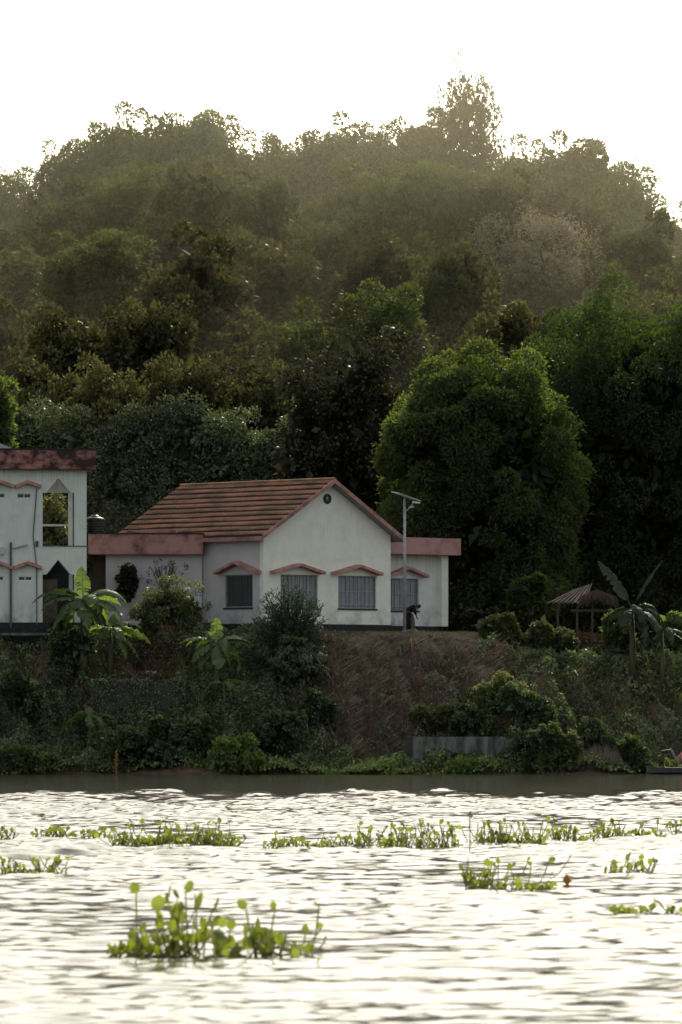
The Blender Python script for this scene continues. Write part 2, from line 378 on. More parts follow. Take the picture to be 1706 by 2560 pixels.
# ------------------------------------------------------------------ leaves
def unit(v): return v / np.maximum(np.linalg.norm(v, axis=-1, keepdims=True), 1e-9)
def leaf_quads(Pt, D, N, Ln, Wd, tone, fold=0.0):
    """rhombus leaves: base Pt, along D, face normal ~N"""
    D = unit(D); S = unit(np.cross(D, N)); n = len(Pt)
    Ln = np.broadcast_to(np.asarray(Ln, float), (n,))[:, None]; Wd = np.broadcast_to(np.asarray(Wd, float), (n,))[:, None]
    mid = Pt + D * Ln * 0.45
    V = np.stack([Pt, mid + S * Wd * .5, Pt + D * Ln, mid - S * Wd * .5], 1).reshape(-1, 3)
    return V, np.arange(4 * n).reshape(-1, 4), tone

def merge(parts):
    Vs, Fs, Ts, k = [], [], [], 0
    for V, Fq, t in parts:
        Vs.append(V); Fs.append(Fq + k); Ts.append(np.broadcast_to(t, (len(Fq),))); k += len(V)
    return np.concatenate(Vs), np.concatenate(Fs), np.concatenate(Ts)

def crown(seed, rx, ry, rz, n, leaf, width, clumps=45, csize=0.28, droop=0.3, hang=0.0, up=0.5, bottom=-0.6, jag=0.25, core=0.25, flat=1.0, squ=2.0, ctone=0.5, rr=(0.50, 0.90), shell=0.55, nn=1.0, big=2.6):
    """leaf cloud made of many uneven clumps around the origin"""
    rng = np.random.default_rng(seed)
    kk = np.arange(clumps * 2) + .5; ph = np.arccos(1 - 2 * kk / (clumps * 2)); th_ = kk * 2.399963
    d = np.stack([np.cos(th_) * np.sin(ph), np.sin(th_) * np.sin(ph), np.cos(ph)], 1)
    d = d[d[:, 2] > bottom]; d = d[rng.permutation(len(d))[:clumps]]; d = unit(d + rng.normal(size=d.shape) * .07)
    rad = rng.uniform(rr[0], rr[1], len(d)) * (1 + jag * rng.normal(size=len(d)) * 0.5)
    p = np.sign(d) * np.abs(d) ** (2.0 / squ)
    C = p * rad[:, None] * np.array([rx, ry, rz])
    cs = csize * rng.uniform(0.6, 1.35, len(C)) * (rx + rz) / 2
    w = cs ** 2; w /= w.sum()
    nc = int(n * (1 - core))
    ci = rng.choice(len(C), nc, p=w)
    dd = unit(rng.normal(size=(nc, 3)))
    out = unit(C + 1e-6)[ci]
    flip = (dd * out).sum(1) < rng.uniform(-1.0, 0.3, nc); dd[flip] *= -1
    r = cs[ci] * rng.uniform(shell, 1.05, nc) ** 0.7
    off = dd * r[:, None] * np.array([1, 1, 0.8 * flat])
    sc = rng.uniform(size=nc) < 0.10
    off[sc] *= rng.uniform(1.1, 1.5, (sc.sum(), 1))
    Pt = C[ci] + off
    nrm = unit(dd * nn + np.array([0, 0, up * .6]) + rng.normal(size=(nc, 3)) * 0.38)
    k = n - nc
    q = unit(rng.normal(size=(k, 3))) * rng.uniform(0.2, 0.78, (k, 1)) * np.array([rx, ry, rz])
    Pt = np.concatenate([Pt, q]); nrm = np.concatenate([nrm, unit(rng.normal(size=(k, 3)))])
    dirs = unit(np.concatenate([dd, unit(rng.normal(size=(k, 3)))]) + rng.normal(size=(n, 3)) * 0.6 + np.array([0, 0, -droop]))
    if hang: dirs = unit(dirs * (1 - hang) + np.array([0, 0, -1]) * hang)
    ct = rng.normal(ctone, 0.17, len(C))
    tone = np.concatenate([ct[ci] + dd[:, 2] * 0.16 + (r / cs[ci] - .85) * .5, np.full(k, 0.0)]) + rng.normal(size=n) * 0.13  # light and shade in the tone: clump tops and rims lighter, core darkest
    s = rng.uniform(0.65, 1.3, n); s[nc:] *= big  # outsized core leaves, added to stop sunlight leaking through the crown
    lo, hi = np.percentile(Pt, 0.6, axis=0), np.percentile(Pt, 99.4, axis=0)
    Pt = (Pt - (lo + hi) / 2) * (2 * np.array([rx, ry, rz]) / (hi - lo))
    return leaf_quads(Pt, dirs, nrm, leaf * s, width * s, np.clip(tone, 0, 1))

def trunk_mb(h, r, limbs, seed, lean=0.1, top=0.75):
    rnd = random.Random(seed); mb = MB()
    pts = []; x = y = 0
    for i in range(6):
        t = i / 5; pts.append((x, y, t * h * top)); x += rnd.uniform(-lean, lean) * h * .12; y += rnd.uniform(-lean, lean) * h * .12
    mb.tube(pts, [r * (1.25 if i == 0 else 1 - 0.13 * i) for i in range(6)], 8)
    for k in range(limbs):
        b = Vector(pts[2 + k % 3]); a = rnd.uniform(0, 6.28); ln = h * rnd.uniform(0.16, 0.30)
        q = [b]; dd = Vector((math.cos(a), math.sin(a), rnd.uniform(0.5, 1.3))).normalized()
        for j in range(3):
            q.append(q[-1] + dd * ln / 3); dd = (dd + Vector((rnd.uniform(-.3, .3), rnd.uniform(-.3, .3), rnd.uniform(-.1, .35)))).normalized()
        mb.tube(q, [r * .5, r * .38, r * .25, r * .1], 6)
    return mb

# ---- hill trees: prototypes (unit tree about 8.8 m high, 6 m across), copies carry their own label
HP = []
for s in range(8):
    sp = [dict(), dict(clumps=100, csize=.15), dict(jag=.35, clumps=64, csize=.20)][s % 3]
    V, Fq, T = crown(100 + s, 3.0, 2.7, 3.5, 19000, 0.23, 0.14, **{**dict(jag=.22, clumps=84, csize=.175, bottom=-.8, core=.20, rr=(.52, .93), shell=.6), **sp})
    V = V + np.array([0, 0, 5.1])
    me = np_mesh('crown', V, Fq, T); me.materials.append(M['leaf_hill']); HP.append(me)
HG = []
for s in range(4):
    V, Fq, T = crown(130 + s, 3.0, 2.7, 3.4, 20000, 0.20, 0.11, clumps=90, csize=.165, bottom=-.8, core=.20, rr=(.55, .93), shell=.6, jag=.2)
    me = np_mesh('crown', V + np.array([0, 0, 5.1]), Fq, T); me.materials.append(M['leaf_hill_green']); HG.append(me)
# sparse tall tree
V, Fq, T = crown(150, 2.6, 2.3, 3.7, 11000, 0.20, 0.125, clumps=150, csize=.11, bottom=-.9, core=.10, jag=.25, squ=2.7, rr=(.3, .95))
HS = np_mesh('crown', V + np.array([0, 0, 5.1]), Fq, T); HS.materials.append(M['leaf_hill'])
# pale flowering tree with feathery upright sprays
V, Fq, T = crown(151, 3.0, 2.7, 3.3, 17000, 0.17, 0.09, clumps=70, csize=.18, bottom=-.8, core=.22, up=.1, rr=(.6, .95), shell=.7)
rng = np.random.default_rng(3)
sp = []
for k in range(260):
    d = unit(rng.normal(size=3)); d[2] = abs(d[2]) * 1.1
    c = d * np.array([2.8, 2.5, 3.1]) * rng.uniform(.8, 1.08)
    hh = rng.uniform(.5, .95); n = 26
    t = rng.uniform(0, 1, n); a = rng.uniform(0, 6.28, n); rr = .20 * (1 - t) + .03
    pt = c + np.stack([np.cos(a) * rr, np.sin(a) * rr, t * hh], 1)
    sp.append(leaf_quads(pt, np.stack([np.cos(a), np.sin(a), np.full(n, 1.2)], 1), rng.normal(size=(n, 3)), .09, .05, np.full(n, .95)))
V, Fq, T = merge([(V, Fq, T * .6)] + sp)
HF = np_mesh('crown', V + np.array([0, 0, 5.1]), Fq, T); HF.materials.append(M['leaf_pale'])
TP = []
for s in range(4):
    o = trunk_mb(8.8, .22, 7, 60 + s, lean=.5).build('trunk', M['bark']); me = o.data; bpy.data.objects.remove(o); TP.append(me)

def solveY(px, py, h):
    lo, hi = 324.0, 404.0
    f = lambda Y: float(ground(np.array([wx(px, Y)]), np.array([Y]))[0]) + h - wz(py, Y)
    # scan from the back for a sign change; fall back to the closest
    best = min(np.linspace(lo, hi, 90), key=lambda Y: abs(f(Y)) - 0.002 * Y)
    return float(best)

ORD = ['first', 'second', 'third', 'fourth', 'fifth', 'sixth', 'seventh', 'eighth', 'ninth', 'tenth', 'eleventh', 'twelfth', 'thirteenth', 'fourteenth', 'fifteenth', 'sixteenth', 'seventeenth']
ROWS = [
 ('on the hill skyline', 'trees along the skyline of the hill',
  [(20, 400, 210), (190, 335, 210), (312, 250, 200), (420, 285, 210), (510, 262, 220), (625, 320, 210), (705, 335, 200), (815, 318, 210),
   (915, 292, 220), (1050, 262, 230), (1172, 182, 190), (1300, 330, 200), (1440, 338, 260), (1545, 392, 240), (1650, 480, 240), (1760, 530, 240)]),
 ('just below the skyline of the hill', 'trees just below the skyline',
  [(-20, 520, 260), (150, 440, 270), (330, 400, 290), (500, 400, 280), (660, 430, 260), (850, 400, 280), (1040, 390, 280), (1230, 420, 270), (1400, 440, 280), (1590, 520, 280), (1740, 610, 260)]),
 ('on the middle slope of the hill', 'trees on the middle slope',
  [(60, 620, 290), (260, 560, 320), (460, 560, 300), (640, 570, 280), (800, 540, 280), (980, 560, 270), (1330, 530, 420), (1140, 600, 230), (1560, 650, 300), (1720, 720, 260)]),
 ('on the lower slope of the hill', 'trees on the lower slope',
  [(-20, 740, 260), (170, 760, 300), (380, 740, 300), (590, 750, 290), (780, 740, 270), (965, 690, 260), (1110, 620, 220), (1260, 740, 280)]),
 ('at the foot of the hill', 'trees at the foot of the hill',
  [(70, 900, 250), (270, 890, 280), (470, 880, 290), (670, 880, 260)]),
]
SPECIAL = {(0, 10): ('tallest sparse tree standing clear above the hill skyline', 'sparse'),
           (0, 2): ('tufted tree poking above the left of the hill skyline', None),
           (0, 12): ('broad round tree ending the skyline before it drops away on the right', None),
           (0, 0): ('small green tree on the skyline at the far left edge', 'green'),
           (2, 6): ('wide pale flowering tree with feathery sprays on the right of the hill', 'flower'),
           (3, 5): ('fresh green rounded tree just above and left of the dark dome shaped tree', 'green'),
           (3, 6): ('green leafy tree between the pale flowering tree and the fresh green one', 'green')}
cnt = 0
for ri, (phrase, grp, lst) in enumerate(ROWS):
    for ci, (px, py, wpx) in enumerate(lst):
        rnd = random.Random(ri * 100 + ci)
        lab, kind = SPECIAL.get((ri, ci), (None, None))
        h = rnd.uniform(10.5, 12.0) if ri else 8.8
        if kind == 'flower': h = 11
        Y = solveY(px, py, h) if ri else YC - 4
        x = wx(px, Y); g = gz(x, Y)
        h = max(6.5, min(13, wz(py, Y) - g))
        sx = wpx * 1.06 * Y / F / 6.0; sz = h / 8.8
        if kind == 'sparse': sx *= .9
        if lab is None:
            tone = ['olive', 'dull green', 'brownish green', 'dusky green'][rnd.randrange(4)]
            lab = f'{tone} broadleaf tree {phrase}, {ORD[ci]} from the left'
        t = empty('hill_tree', (x, Y, g - 0.2), rnd.uniform(-.7, .7), lab, 'tree', grp)
        t.scale = (sx, sx, sz)
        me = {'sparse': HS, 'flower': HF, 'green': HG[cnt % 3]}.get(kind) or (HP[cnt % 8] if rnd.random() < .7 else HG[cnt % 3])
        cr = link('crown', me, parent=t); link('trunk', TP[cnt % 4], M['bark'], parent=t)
        cnt += 1

# ---- undergrowth covering the hillside
def scatter(n, fx, fy, seed):
    rng = np.random.default_rng(seed)
    return rng, rng.uniform(*fx, n), rng.uniform(*fy, n)
rng, X, Y = scatter(90000, (-30, 30), (318, 412), 21)
X = X * (Y / 330)
Z = ground(X, Y) + rng.uniform(0, 1, len(X)) ** 1.5 * 2.6 * (0.6 + 0.5 * np.sin(X * .9) * np.sin(Y * .7))
n = len(X)
leaf = leaf_quads(np.stack([X, Y, Z], 1), rng.normal(size=(n, 3)), rng.normal(size=(n, 3)) + [0, 0, .5], rng.uniform(.3, .6, n), rng.uniform(.18, .34, n), np.clip(rng.normal(.12, .15, n), 0, 1))
tag(link('undergrowth', np_mesh('undergrowth', *leaf), M['leaf_hill']), 'dark leafy undergrowth covering the hillside between the trees', 'undergrowth', kind='stuff')

# ---- big individual trees
def big_tree(name, label, px, py_top, Y, wpx, mat, seed, n, leaf, width, h_total=None, py_base=None, ry=None, lean=.2, bark='bark', **kw):
    x = wx(px, Y); g = gz(x, Y)
    top = wz(py_top, Y); h = top - g
    ch = kw.pop('ch', 0.9) * h
    rx = wpx * Y / F / 2
    t = empty(name, (x, Y, g - .1), 0, label, 'tree')
    V, Fq, T = crown(seed, rx, ry or rx * .85, ch / 2 / 1.05, n, leaf, width, **kw)
    lo, hi = np.percentile(V, 0.7, axis=0), np.percentile(V, 99.3, axis=0)
    V = (V - (lo + hi) / 2) * (np.array([2 * rx, 2 * (ry or rx * .85), ch]) / (hi - lo)) * np.array([1.0, 1, 1])
    link('crown', np_mesh('crown', V + np.array([0, 0, h - ch / 2]), Fq, T), mat, t)
    trunk_mb(min(h, rx * 2.2), h * .024, 7, seed, lean=lean).build('trunk', M[bark], t, smooth=True)
    return t
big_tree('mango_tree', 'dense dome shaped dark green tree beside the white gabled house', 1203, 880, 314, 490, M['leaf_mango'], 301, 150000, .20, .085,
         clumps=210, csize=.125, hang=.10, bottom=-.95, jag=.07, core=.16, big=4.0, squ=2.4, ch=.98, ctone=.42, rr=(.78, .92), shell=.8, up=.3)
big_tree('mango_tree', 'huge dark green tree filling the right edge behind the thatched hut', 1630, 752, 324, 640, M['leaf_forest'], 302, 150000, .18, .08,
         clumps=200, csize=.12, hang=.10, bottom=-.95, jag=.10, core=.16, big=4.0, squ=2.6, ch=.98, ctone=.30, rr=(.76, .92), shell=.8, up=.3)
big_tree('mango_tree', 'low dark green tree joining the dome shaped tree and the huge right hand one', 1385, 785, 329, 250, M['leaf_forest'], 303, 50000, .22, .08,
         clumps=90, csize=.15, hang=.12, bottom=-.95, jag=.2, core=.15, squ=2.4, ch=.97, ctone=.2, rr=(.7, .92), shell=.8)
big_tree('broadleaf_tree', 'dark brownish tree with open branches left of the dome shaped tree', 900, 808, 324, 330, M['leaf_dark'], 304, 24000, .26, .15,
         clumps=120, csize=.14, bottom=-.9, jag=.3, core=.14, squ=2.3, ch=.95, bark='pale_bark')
big_tree('broadleaf_tree', 'small dark glossy tree leaning left behind the roof ridge', 770, 930, 321, 190, M['leaf_dark'], 305, 14000, .24, .14,
         clumps=55, csize=.19, bottom=-.9, jag=.5, core=.15, ch=.95, bark='pale_bark')
# row of round glossy trees behind the houses
for (px, py, w, lab, sd) in [(40, 985, 210, 'glossy tree with brown tips above the stained pink parapet', 1), (215, 1020, 230, 'glossy round tree just right of the stained pink parapet', 2),
                             (345, 1012, 200, 'glossy round tree behind the left end of the tiled roof', 3), (470, 1000, 230, 'glossy round tree with a knobbed top behind the tiled roof', 4),
                             (590, 1030, 220, 'glossy round tree behind the middle of the roof ridge', 5), (675, 1060, 170, 'low glossy tree at the right end of the glossy row', 6)]:
    big_tree('broadleaf_tree', lab, px, py, 334 - sd * .6, w * 1.12, M['leaf_glossy'], 400 + sd, 30000, .16, .095, clumps=75, csize=.20, bottom=-.95, jag=.25, core=.28, squ=2.4, ch=.97)['group'] = 'glossy round trees behind the houses'
big_tree('broadleaf_tree', 'dark tree top just entering the left edge of the picture', -45, 895, 318, 170, M['leaf_mango'], 420, 16000, .28, .1, clumps=50, csize=.2, bottom=-.95, ch=.6, core=.3)

# ------------------------------------------------------------------ the gabled house
A = R(42)
OX, OY, OZ = wx(659, 300), 300.0, 6.50
U = Vector((math.cos(A), math.sin(A))); Vv = Vector((-math.sin(A), math.cos(A)))
def solve(org, d, px):
    k = (px - CX) / F
    return (k * org[1] - org[0]) / (d[0] - k * d[1])
def onX(org, ang, px, py, yo=0.0, oz=0.0):
    """local (x, z) on the plane local y = yo of a frame turned by ang"""
    u = (math.cos(ang), math.sin(ang)); v = (-math.sin(ang), math.cos(ang))
    o = (org[0] + v[0] * yo, org[1] + v[1] * yo)
    s = solve(o, u, px); Y = o[1] + u[1] * s
    return s, wz(py, Y) - oz
def onY(org, ang, px, py, xo=0.0, oz=0.0):
    u = (math.cos(ang), math.sin(ang)); v = (-math.sin(ang), math.cos(ang))
    o = (org[0] + u[0] * xo, org[1] + u[1] * xo)
    s = solve(o, v, px); Y = o[1] + v[1] * s
    return s, wz(py, Y) - oz

def wall_cells(mb, x0, x1, z0, z1, holes, t0, t1, ax='y'):
    xs_ = sorted({x0, x1, *[h[0] for h in holes], *[h[1] for h in holes]}); zs_ = sorted({z0, z1, *[h[2] for h in holes], *[h[3] for h in holes]})
    for i in range(len(xs_) - 1):
        for j in range(len(zs_) - 1):
            cx, cz = (xs_[i] + xs_[i + 1]) / 2, (zs_[j] + zs_[j + 1]) / 2
            if cx < x0 or cx > x1 or cz < z0 or cz > z1: continue
            if any(h[0] < cx < h[1] and h[2] < cz < h[3] for h in holes): continue
            mb.prism([(xs_[i], zs_[j]), (xs_[i + 1], zs_[j]), (xs_[i + 1], zs_[j + 1]), (xs_[i], zs_[j + 1])], t0, t1, ax)

def shutter_window(parent, x0, x1, z0, z1, ax, face, inward, dark=False, sill=True, panels=4):
    """frame (part) > shutter, rail, sill (sub-parts); `face` is the wall plane, `inward` +1/-1 into the wall"""
    fr = MB(); w = .06; f0 = face + inward * .07; f1 = face + inward * .16
    for a in [(x0, x1, z0, z0 + w), (x0, x1, z1 - w, z1), (x0, x0 + w, z0 + w, z1 - w), (x1 - w, x1, z0 + w, z1 - w)]:
        fr.prism([(a[0], a[2]), (a[1], a[2]), (a[1], a[3]), (a[0], a[3])], f0, f1, ax)
    o = fr.build('window', M['frame'], parent)
    sh = MB(); n = 18; g = (x1 - x0 - 2 * w) / n
    for k in range(n):                       # pleated sheet
        a = x0 + w + k * g; d = .030 if k % 2 else 0.0
        sh.prism([(a, z0 + w), (a + g, z0 + w), (a + g, z1 - w), (a, z1 - w)], f0 + inward * (.03 + d), f1 + inward * .02, ax)
    sh.build('shutter', M['shutter_dark' if dark else 'shutter'], o)
    rl = MB()
    if not dark:
        for k in range(1, panels):
            a = x0 + (x1 - x0) * k / panels
            rl.prism([(a - .02, z0 + w), (a + .02, z0 + w), (a + .02, z1 - w), (a - .02, z1 - w)], f0 - inward * .012, f0 + inward * .028, ax)
        for zz in (.12, .52):
            z = z0 + (z1 - z0) * zz
            rl.prism([(x0 + w, z - .018), (x1 - w, z - .018), (x1 - w, z + .018), (x0 + w, z + .018)], f0 - inward * .004, f0 + inward * .022, ax)
        rl.build('rail', M['bar'], o)
    if sill:
        s = MB(); s.prism([(x0 - .04, z0 - .07), (x1 + .04, z0 - .07), (x1 + .04, z0 - .005), (x0 - .04, z0 - .005)], face - inward * .06, face + inward * .10, ax)
        s.build('sill', M['plinth'], o)
    return o

def hood(parent, xl, xa, xr, ze, za, ax, face, out, mat, proj=.42, th=.13):
    """gable-shaped canopy: two sloping slabs meeting at an apex, resting on a small infill"""
    m = MB()
    m.prism([(xl, ze), (xa, za), (xa, za + th), (xl, ze + th)], face + out * .0, face + out * proj, ax)
    m.prism([(xr, ze), (xa, za), (xa, za + th), (xr, ze + th)], face + out * .0, face + out * proj, ax)
    return m.build('window_hood', mat, parent)

org = (OX, OY)
house = empty('gabled_house', (OX, OY, OZ), A, 'white gabled house with orange brown tiled roof above the bank', 'house')
W_, L_ = 7.98, 10.05
EZ = 4.62                                  # wall height at the eaves
RZ = 13.62 - OZ                            # ridge height
SL = (RZ - EZ - .10) / (W_ / 2)            # roof slope
# front (gable) wall with two window holes
def hx(px0, py0, px1, py1):
    a, z1 = onX(org, A, px0, py0, 0, OZ); b, z0 = onX(org, A, px1, py1, 0, OZ)
    return (a, b, z0, z1)
h1 = hx(702, 1437, 795, 1521); h2 = hx(846, 1438, 941, 1521)
zt = (h1[3] + h2[3]) / 2; zb = (h1[2] + h2[2]) / 2
h1 = (h1[0], h1[1], zb, zt); h2 = (h2[0], h2[1], zb, zt)
m = MB(); wall_cells(m, 0, W_, .40, EZ, [h1, h2], 0, .25)
m.prism([(0, EZ), (W_, EZ), (W_ / 2, EZ + SL * W_ / 2)], 0, .25)
m.build('gable_wall', M['wall'], house)
# side wall
def hy(px0, py0, px1, py1, xo=0):
    b, z1 = onY(org, A, px0, py0, xo, OZ); a, z0 = onY(org, A, px1, py1, xo, OZ)
    return (a, b, z0, z1)
h3 = hy(562, 1440, 632, 1522)
h3 = (h3[0], h3[1], zb, zt)
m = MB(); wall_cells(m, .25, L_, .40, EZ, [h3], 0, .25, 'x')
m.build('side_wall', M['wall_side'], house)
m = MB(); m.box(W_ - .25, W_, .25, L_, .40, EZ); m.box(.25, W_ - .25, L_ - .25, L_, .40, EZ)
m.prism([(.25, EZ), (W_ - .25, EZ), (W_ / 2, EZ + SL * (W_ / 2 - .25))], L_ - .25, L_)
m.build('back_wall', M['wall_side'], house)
m = MB(); m.box(-.04, W_ + .04, -.04, L_ + .04, -.5, .40); m.build('plinth', M['plinth'], house)
for h_ in (h1, h2): shutter_window(house, *h_, 'y', 0.0, 1)
shutter_window(house, *h3, 'x', 0.0, 1, dark=True)
for (pl, pa, pr) in ((689, 754, 815), (841, 903, 959)):
    xl, ze = onX(org, A, pl, 1431, -.4, OZ); xr, _ = onX(org, A, pr, 1431, -.4, OZ); xa, za = onX(org, A, pa, 1409, -.4, OZ)
    hood(house, xl, xa, xr, 3.56 - .85, 3.56 - .48, 'y', 0, -1, M['pink_bright'])
y0_, _ = onY(org, A, 638, 1431, -.4, OZ); y1_, _ = onY(org, A, 533, 1431, -.4, OZ)
hood(house, y0_, (y0_ + y1_) / 2, y1_, 3.56 - .85, 3.56 - .38, 'x', 0, -1, M['pink_bright'])
# round vent in the gable: ring > fan disc
vx, vz = onX(org, A, 818, 1247, 0, OZ)
def ring(cx, cz, r0, r1, y0, y1, n=28):
    m = MB()
    for k in range(n):
        a, b = 2 * math.pi * k / n, 2 * math.pi * (k + 1) / n
        m.prism([(cx + r0 * math.cos(a), cz + r0 * math.sin(a)), (cx + r1 * math.cos(a), cz + r1 * math.sin(a)), (cx + r1 * math.cos(b), cz + r1 * math.sin(b)), (cx + r0 * math.cos(b), cz + r0 * math.sin(b))], y0, y1)
    return m
v = ring(vx, vz, .17, .235, -.05, .0).build('round_vent', M['plinth'], house)
m = MB(); m.prism([(vx + .17 * math.cos(2 * math.pi * k / 24), vz + .17 * math.sin(2 * math.pi * k / 24)) for k in range(24)], -.020, -.004); m.build('vent_grille', M['glass'], v)
m = MB(); m.prism([(vx - .02 + .06 * math.cos(2 * math.pi * k / 12), vz + .03 + .08 * math.sin(2 * math.pi * k / 12)) for k in range(12)], -.045, -.022); m.build('vent_hub', M['bar'], v)
# roof: overlapping courses of barrel tiles
OH, OF = .50, .48
def slope_mesh(sign):
    ncourse, vs, fs, k = 11, [], [], 0
    half = W_ / 2 + OH; run = half / ncourse
    ylen = L_ + 2 * OF; ny = int(ylen / .085)
    yy = np.linspace(-OF, L_ + OF, ny + 1)
    sl = math.atan(SL)
    rnd = np.random.default_rng(9 + sign)
    for c in range(ncourse):
        wob = 0.010 * np.sin(yy * 1.7 + c) + 0.012 * np.sin(yy * .6 + c * 2.1) + rnd.normal(size=ny + 1) * .004
        lines = [(c * run - .02, -.01), ((c + 1) * run, .065), ((c + 1) * run - .02, -.035)]
        base = k
        for li, (d, dz) in enumerate(lines):
            h0 = RZ - d * SL + dz + .02
            wv = (.030 * np.abs(np.sin(yy * math.pi / .24)) if li < 2 else 0) + wob * (0 if li == 0 else 1)
            vs.append(np.stack([np.full(ny + 1, W_ / 2 + sign * d) + (wob * .7 if li else 0), yy, h0 + wv], 1)); k += ny + 1
        for li in range(2):
            i = base + li * (ny + 1) + np.arange(ny)
            fs.append(np.stack([i, i + 1, i + ny + 2, i + ny + 1], 1))
    me = np_mesh('roof', np.concatenate(vs), np.concatenate(fs))
    me.materials.append(M['tile']); me.materials.append(M['tile_edge_shade'])
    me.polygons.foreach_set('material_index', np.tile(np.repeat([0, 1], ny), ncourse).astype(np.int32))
    return me
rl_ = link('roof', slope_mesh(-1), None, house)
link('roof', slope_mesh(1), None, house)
m = MB()
for s in (-1, 1):                          # soffit boards under the tiles
    a = W_ / 2 + s * (W_ / 2 + OH - .01)
    m.prism([(W_ / 2, RZ - .05), (a, RZ - .05 - (W_ / 2 + OH - .01) * SL), (a, RZ - .11 - (W_ / 2 + OH - .01) * SL), (W_ / 2, RZ - .11)], -OF + .05, L_ + OF - .05)
m.build('soffit', M['soffit'], house)
m = MB()
for s in (-1, 1):                          # verge boards on the gable end
    a = W_ / 2 + s * (W_ / 2 + OH)
    zz = RZ - (W_ / 2 + OH) * SL
    m.prism([(W_ / 2, RZ + .06), (a, zz + .06), (a, zz - .15), (W_ / 2, RZ - .15)], -OF - .06, -OF - .005)
m.build('verge_board', M['pink'], house)
m = MB(); zz = RZ - (W_ / 2 + OH) * SL
m.box(-OH - .05, -OH - .005, -OF, L_ + OF, zz - .20, zz - .005); m.build('eaves_board', M['pink'], house)
m = MB(); m.tube([(W_ / 2, -OF - .04, RZ + .04), (W_ / 2, L_ + OF, RZ + .04)], .085, 10); m.build('ridge_cap', M['tile'], house)
# boxed eave return on the right corner
m = MB(); m.prism([(W_ + .003, EZ - .02), (W_ + OH - .02, EZ - .02), (W_ + OH - .02, EZ + .02), (W_ + .003, EZ + .28)], -.3, .3); m.build('eaves_return', M['soffit'], house)

# ---- right wing (flat roof)
wing = empty('flat_roofed_wing', (OX, OY, OZ), A, 'low flat roofed white wing with salmon fascia right of the gable', 'building')
YO = 1.7
def wx_(px, yo=YO): return onX(org, A, px, 1400, yo, OZ)[0]
xw1 = wx_(1093, YO)
zf0 = onX(org, A, 1060, 1387, YO - .5, OZ)[1]; zf1 = onX(org, A, 1060, 1345, YO - .5, OZ)[1]
hw = (wx_(968), wx_(1047), zb - .02, zt - .02)
m = MB(); wall_cells(m, W_ + .004, xw1 + .35, .40, zf0, [(W_ + .1, hw[1], hw[2], hw[3])], YO, YO + .25)
m.build('wall', M['wall_wing'], wing)
xp = wx_(1105, YO - .34); xq = wx_(1121, YO - .34)
m = MB(); m.box(xp, xq, YO - .34, YO + 5.0, .40, zf0); m.build('corner_pier', M['wall'], wing)
m = MB(); m.box(W_ + .045, xq + .02, YO - .04, YO + 5, -.5, .40); m.build('plinth', M['plinth'], wing)
xr_ = wx_(1155, YO - .9)
m = MB(); m.box(W_ + .004, xr_, YO - .85, YO + 5.2, zf0, zf1); m.build('flat_roof', M['pink_wing'], wing, bevel=.012)
shutter_window(wing, W_ + .1, hw[1], hw[2], hw[3], 'y', YO, 1)
xa = wx_(1024, YO - .4); xr = wx_(1074, YO - .4)
hood(wing, xa - (xr - xa) * .9, xa, xr, zt + .03, zt + .42, 'y', YO, -1, M['pink_wing'])

# ---- left corridor wing, frontal
YL = 303.0
cor = empty('corridor_wing', (wx(265, YL), YL, OZ), 0, 'low wing in lavender shade with pink fascia joining the house to the left building', 'building')
def cx_(px): return wx(px, YL) - wx(265, YL)
zc0 = wz(1386, YL - .6) - OZ; zc1 = wz(1335, YL - .6) - OZ
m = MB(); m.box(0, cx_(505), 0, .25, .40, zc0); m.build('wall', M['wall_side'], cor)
m = MB(); m.box(-.02, cx_(505), -.03, .3, -.5, .40); m.build('plinth', M['plinth'], cor)
xe = (wx(508, YL - .6) - wx(265, YL))
m = MB(); m.box(cx_(222), xe, -.60, 2.5, zc0, zc1); m.build('fascia', M['pink'], cor, bevel=.015)
m = MB(); m.box(cx_(216), xe + .05, -.66, 2.5, zc1 + .002, zc1 + .05); m.build('roof_edge', M['plinth'], cor)
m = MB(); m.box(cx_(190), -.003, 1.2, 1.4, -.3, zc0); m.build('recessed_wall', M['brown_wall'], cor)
m = MB(); m.prism([(cx_(445), zc1 + .05), (cx_(360), zc1 + .05), (cx_(315), zc1 + .16), (cx_(440), zc1 + .2)], -.2, 1.0); m.build('broken_gutter', M['pink'], cor)

# ---- left two-storey building
AL = R(9); YB = 296.6
orgL = (wx(217, YB), YB)
lb = empty('two_storey_building', (orgL[0], orgL[1], OZ), AL, 'two storey white building with stained pink parapet and pointed openings', 'building')
def lx(px, py=1400, yo=0.0): return onX(orgL, AL, px, py, yo, OZ)
def LZ(py, px=150, yo=0.0): return lx(px, py, yo)[1]
TK = .55
x107, x186, xR = lx(107)[0], lx(186)[0], 0.0
xa_, xs0, xs1 = lx(146)[0], lx(117)[0], lx(178)[0]
zfl = LZ(1366); ztop = LZ(1174); zbase = LZ(1570)
def pointed_wall(mb, zlo, zhi, zsill, zsh, zap):
    if zsill > zlo: mb.box(x107, x186, 0, TK, zlo, zsill)
    mb.box(x186, xR, 0, TK, zlo, zhi)
    mb.prism([(x107, zsh), (xs0, zsh), (xa_, zap), (xa_, zhi), (x107, zhi)], 0, TK)
    mb.prism([(x186, zsh), (xs1, zsh), (xa_, zap), (xa_, zhi), (x186, zhi)], 0, TK)
m = MB(); pointed_wall(m, zfl + .04, ztop, zfl + .04, LZ(1232), LZ(1195))
pointed_wall(m, zbase + .25, zfl - .001, zbase + .25, LZ(1436), LZ(1399))
m.build('front_wall', M['wall_left'], lb)
m = MB(); m.box(x107 + .003, xR + .06, -.05, 4.4, zfl, zfl + .038); m.build('floor_slab', M['concrete'], lb)
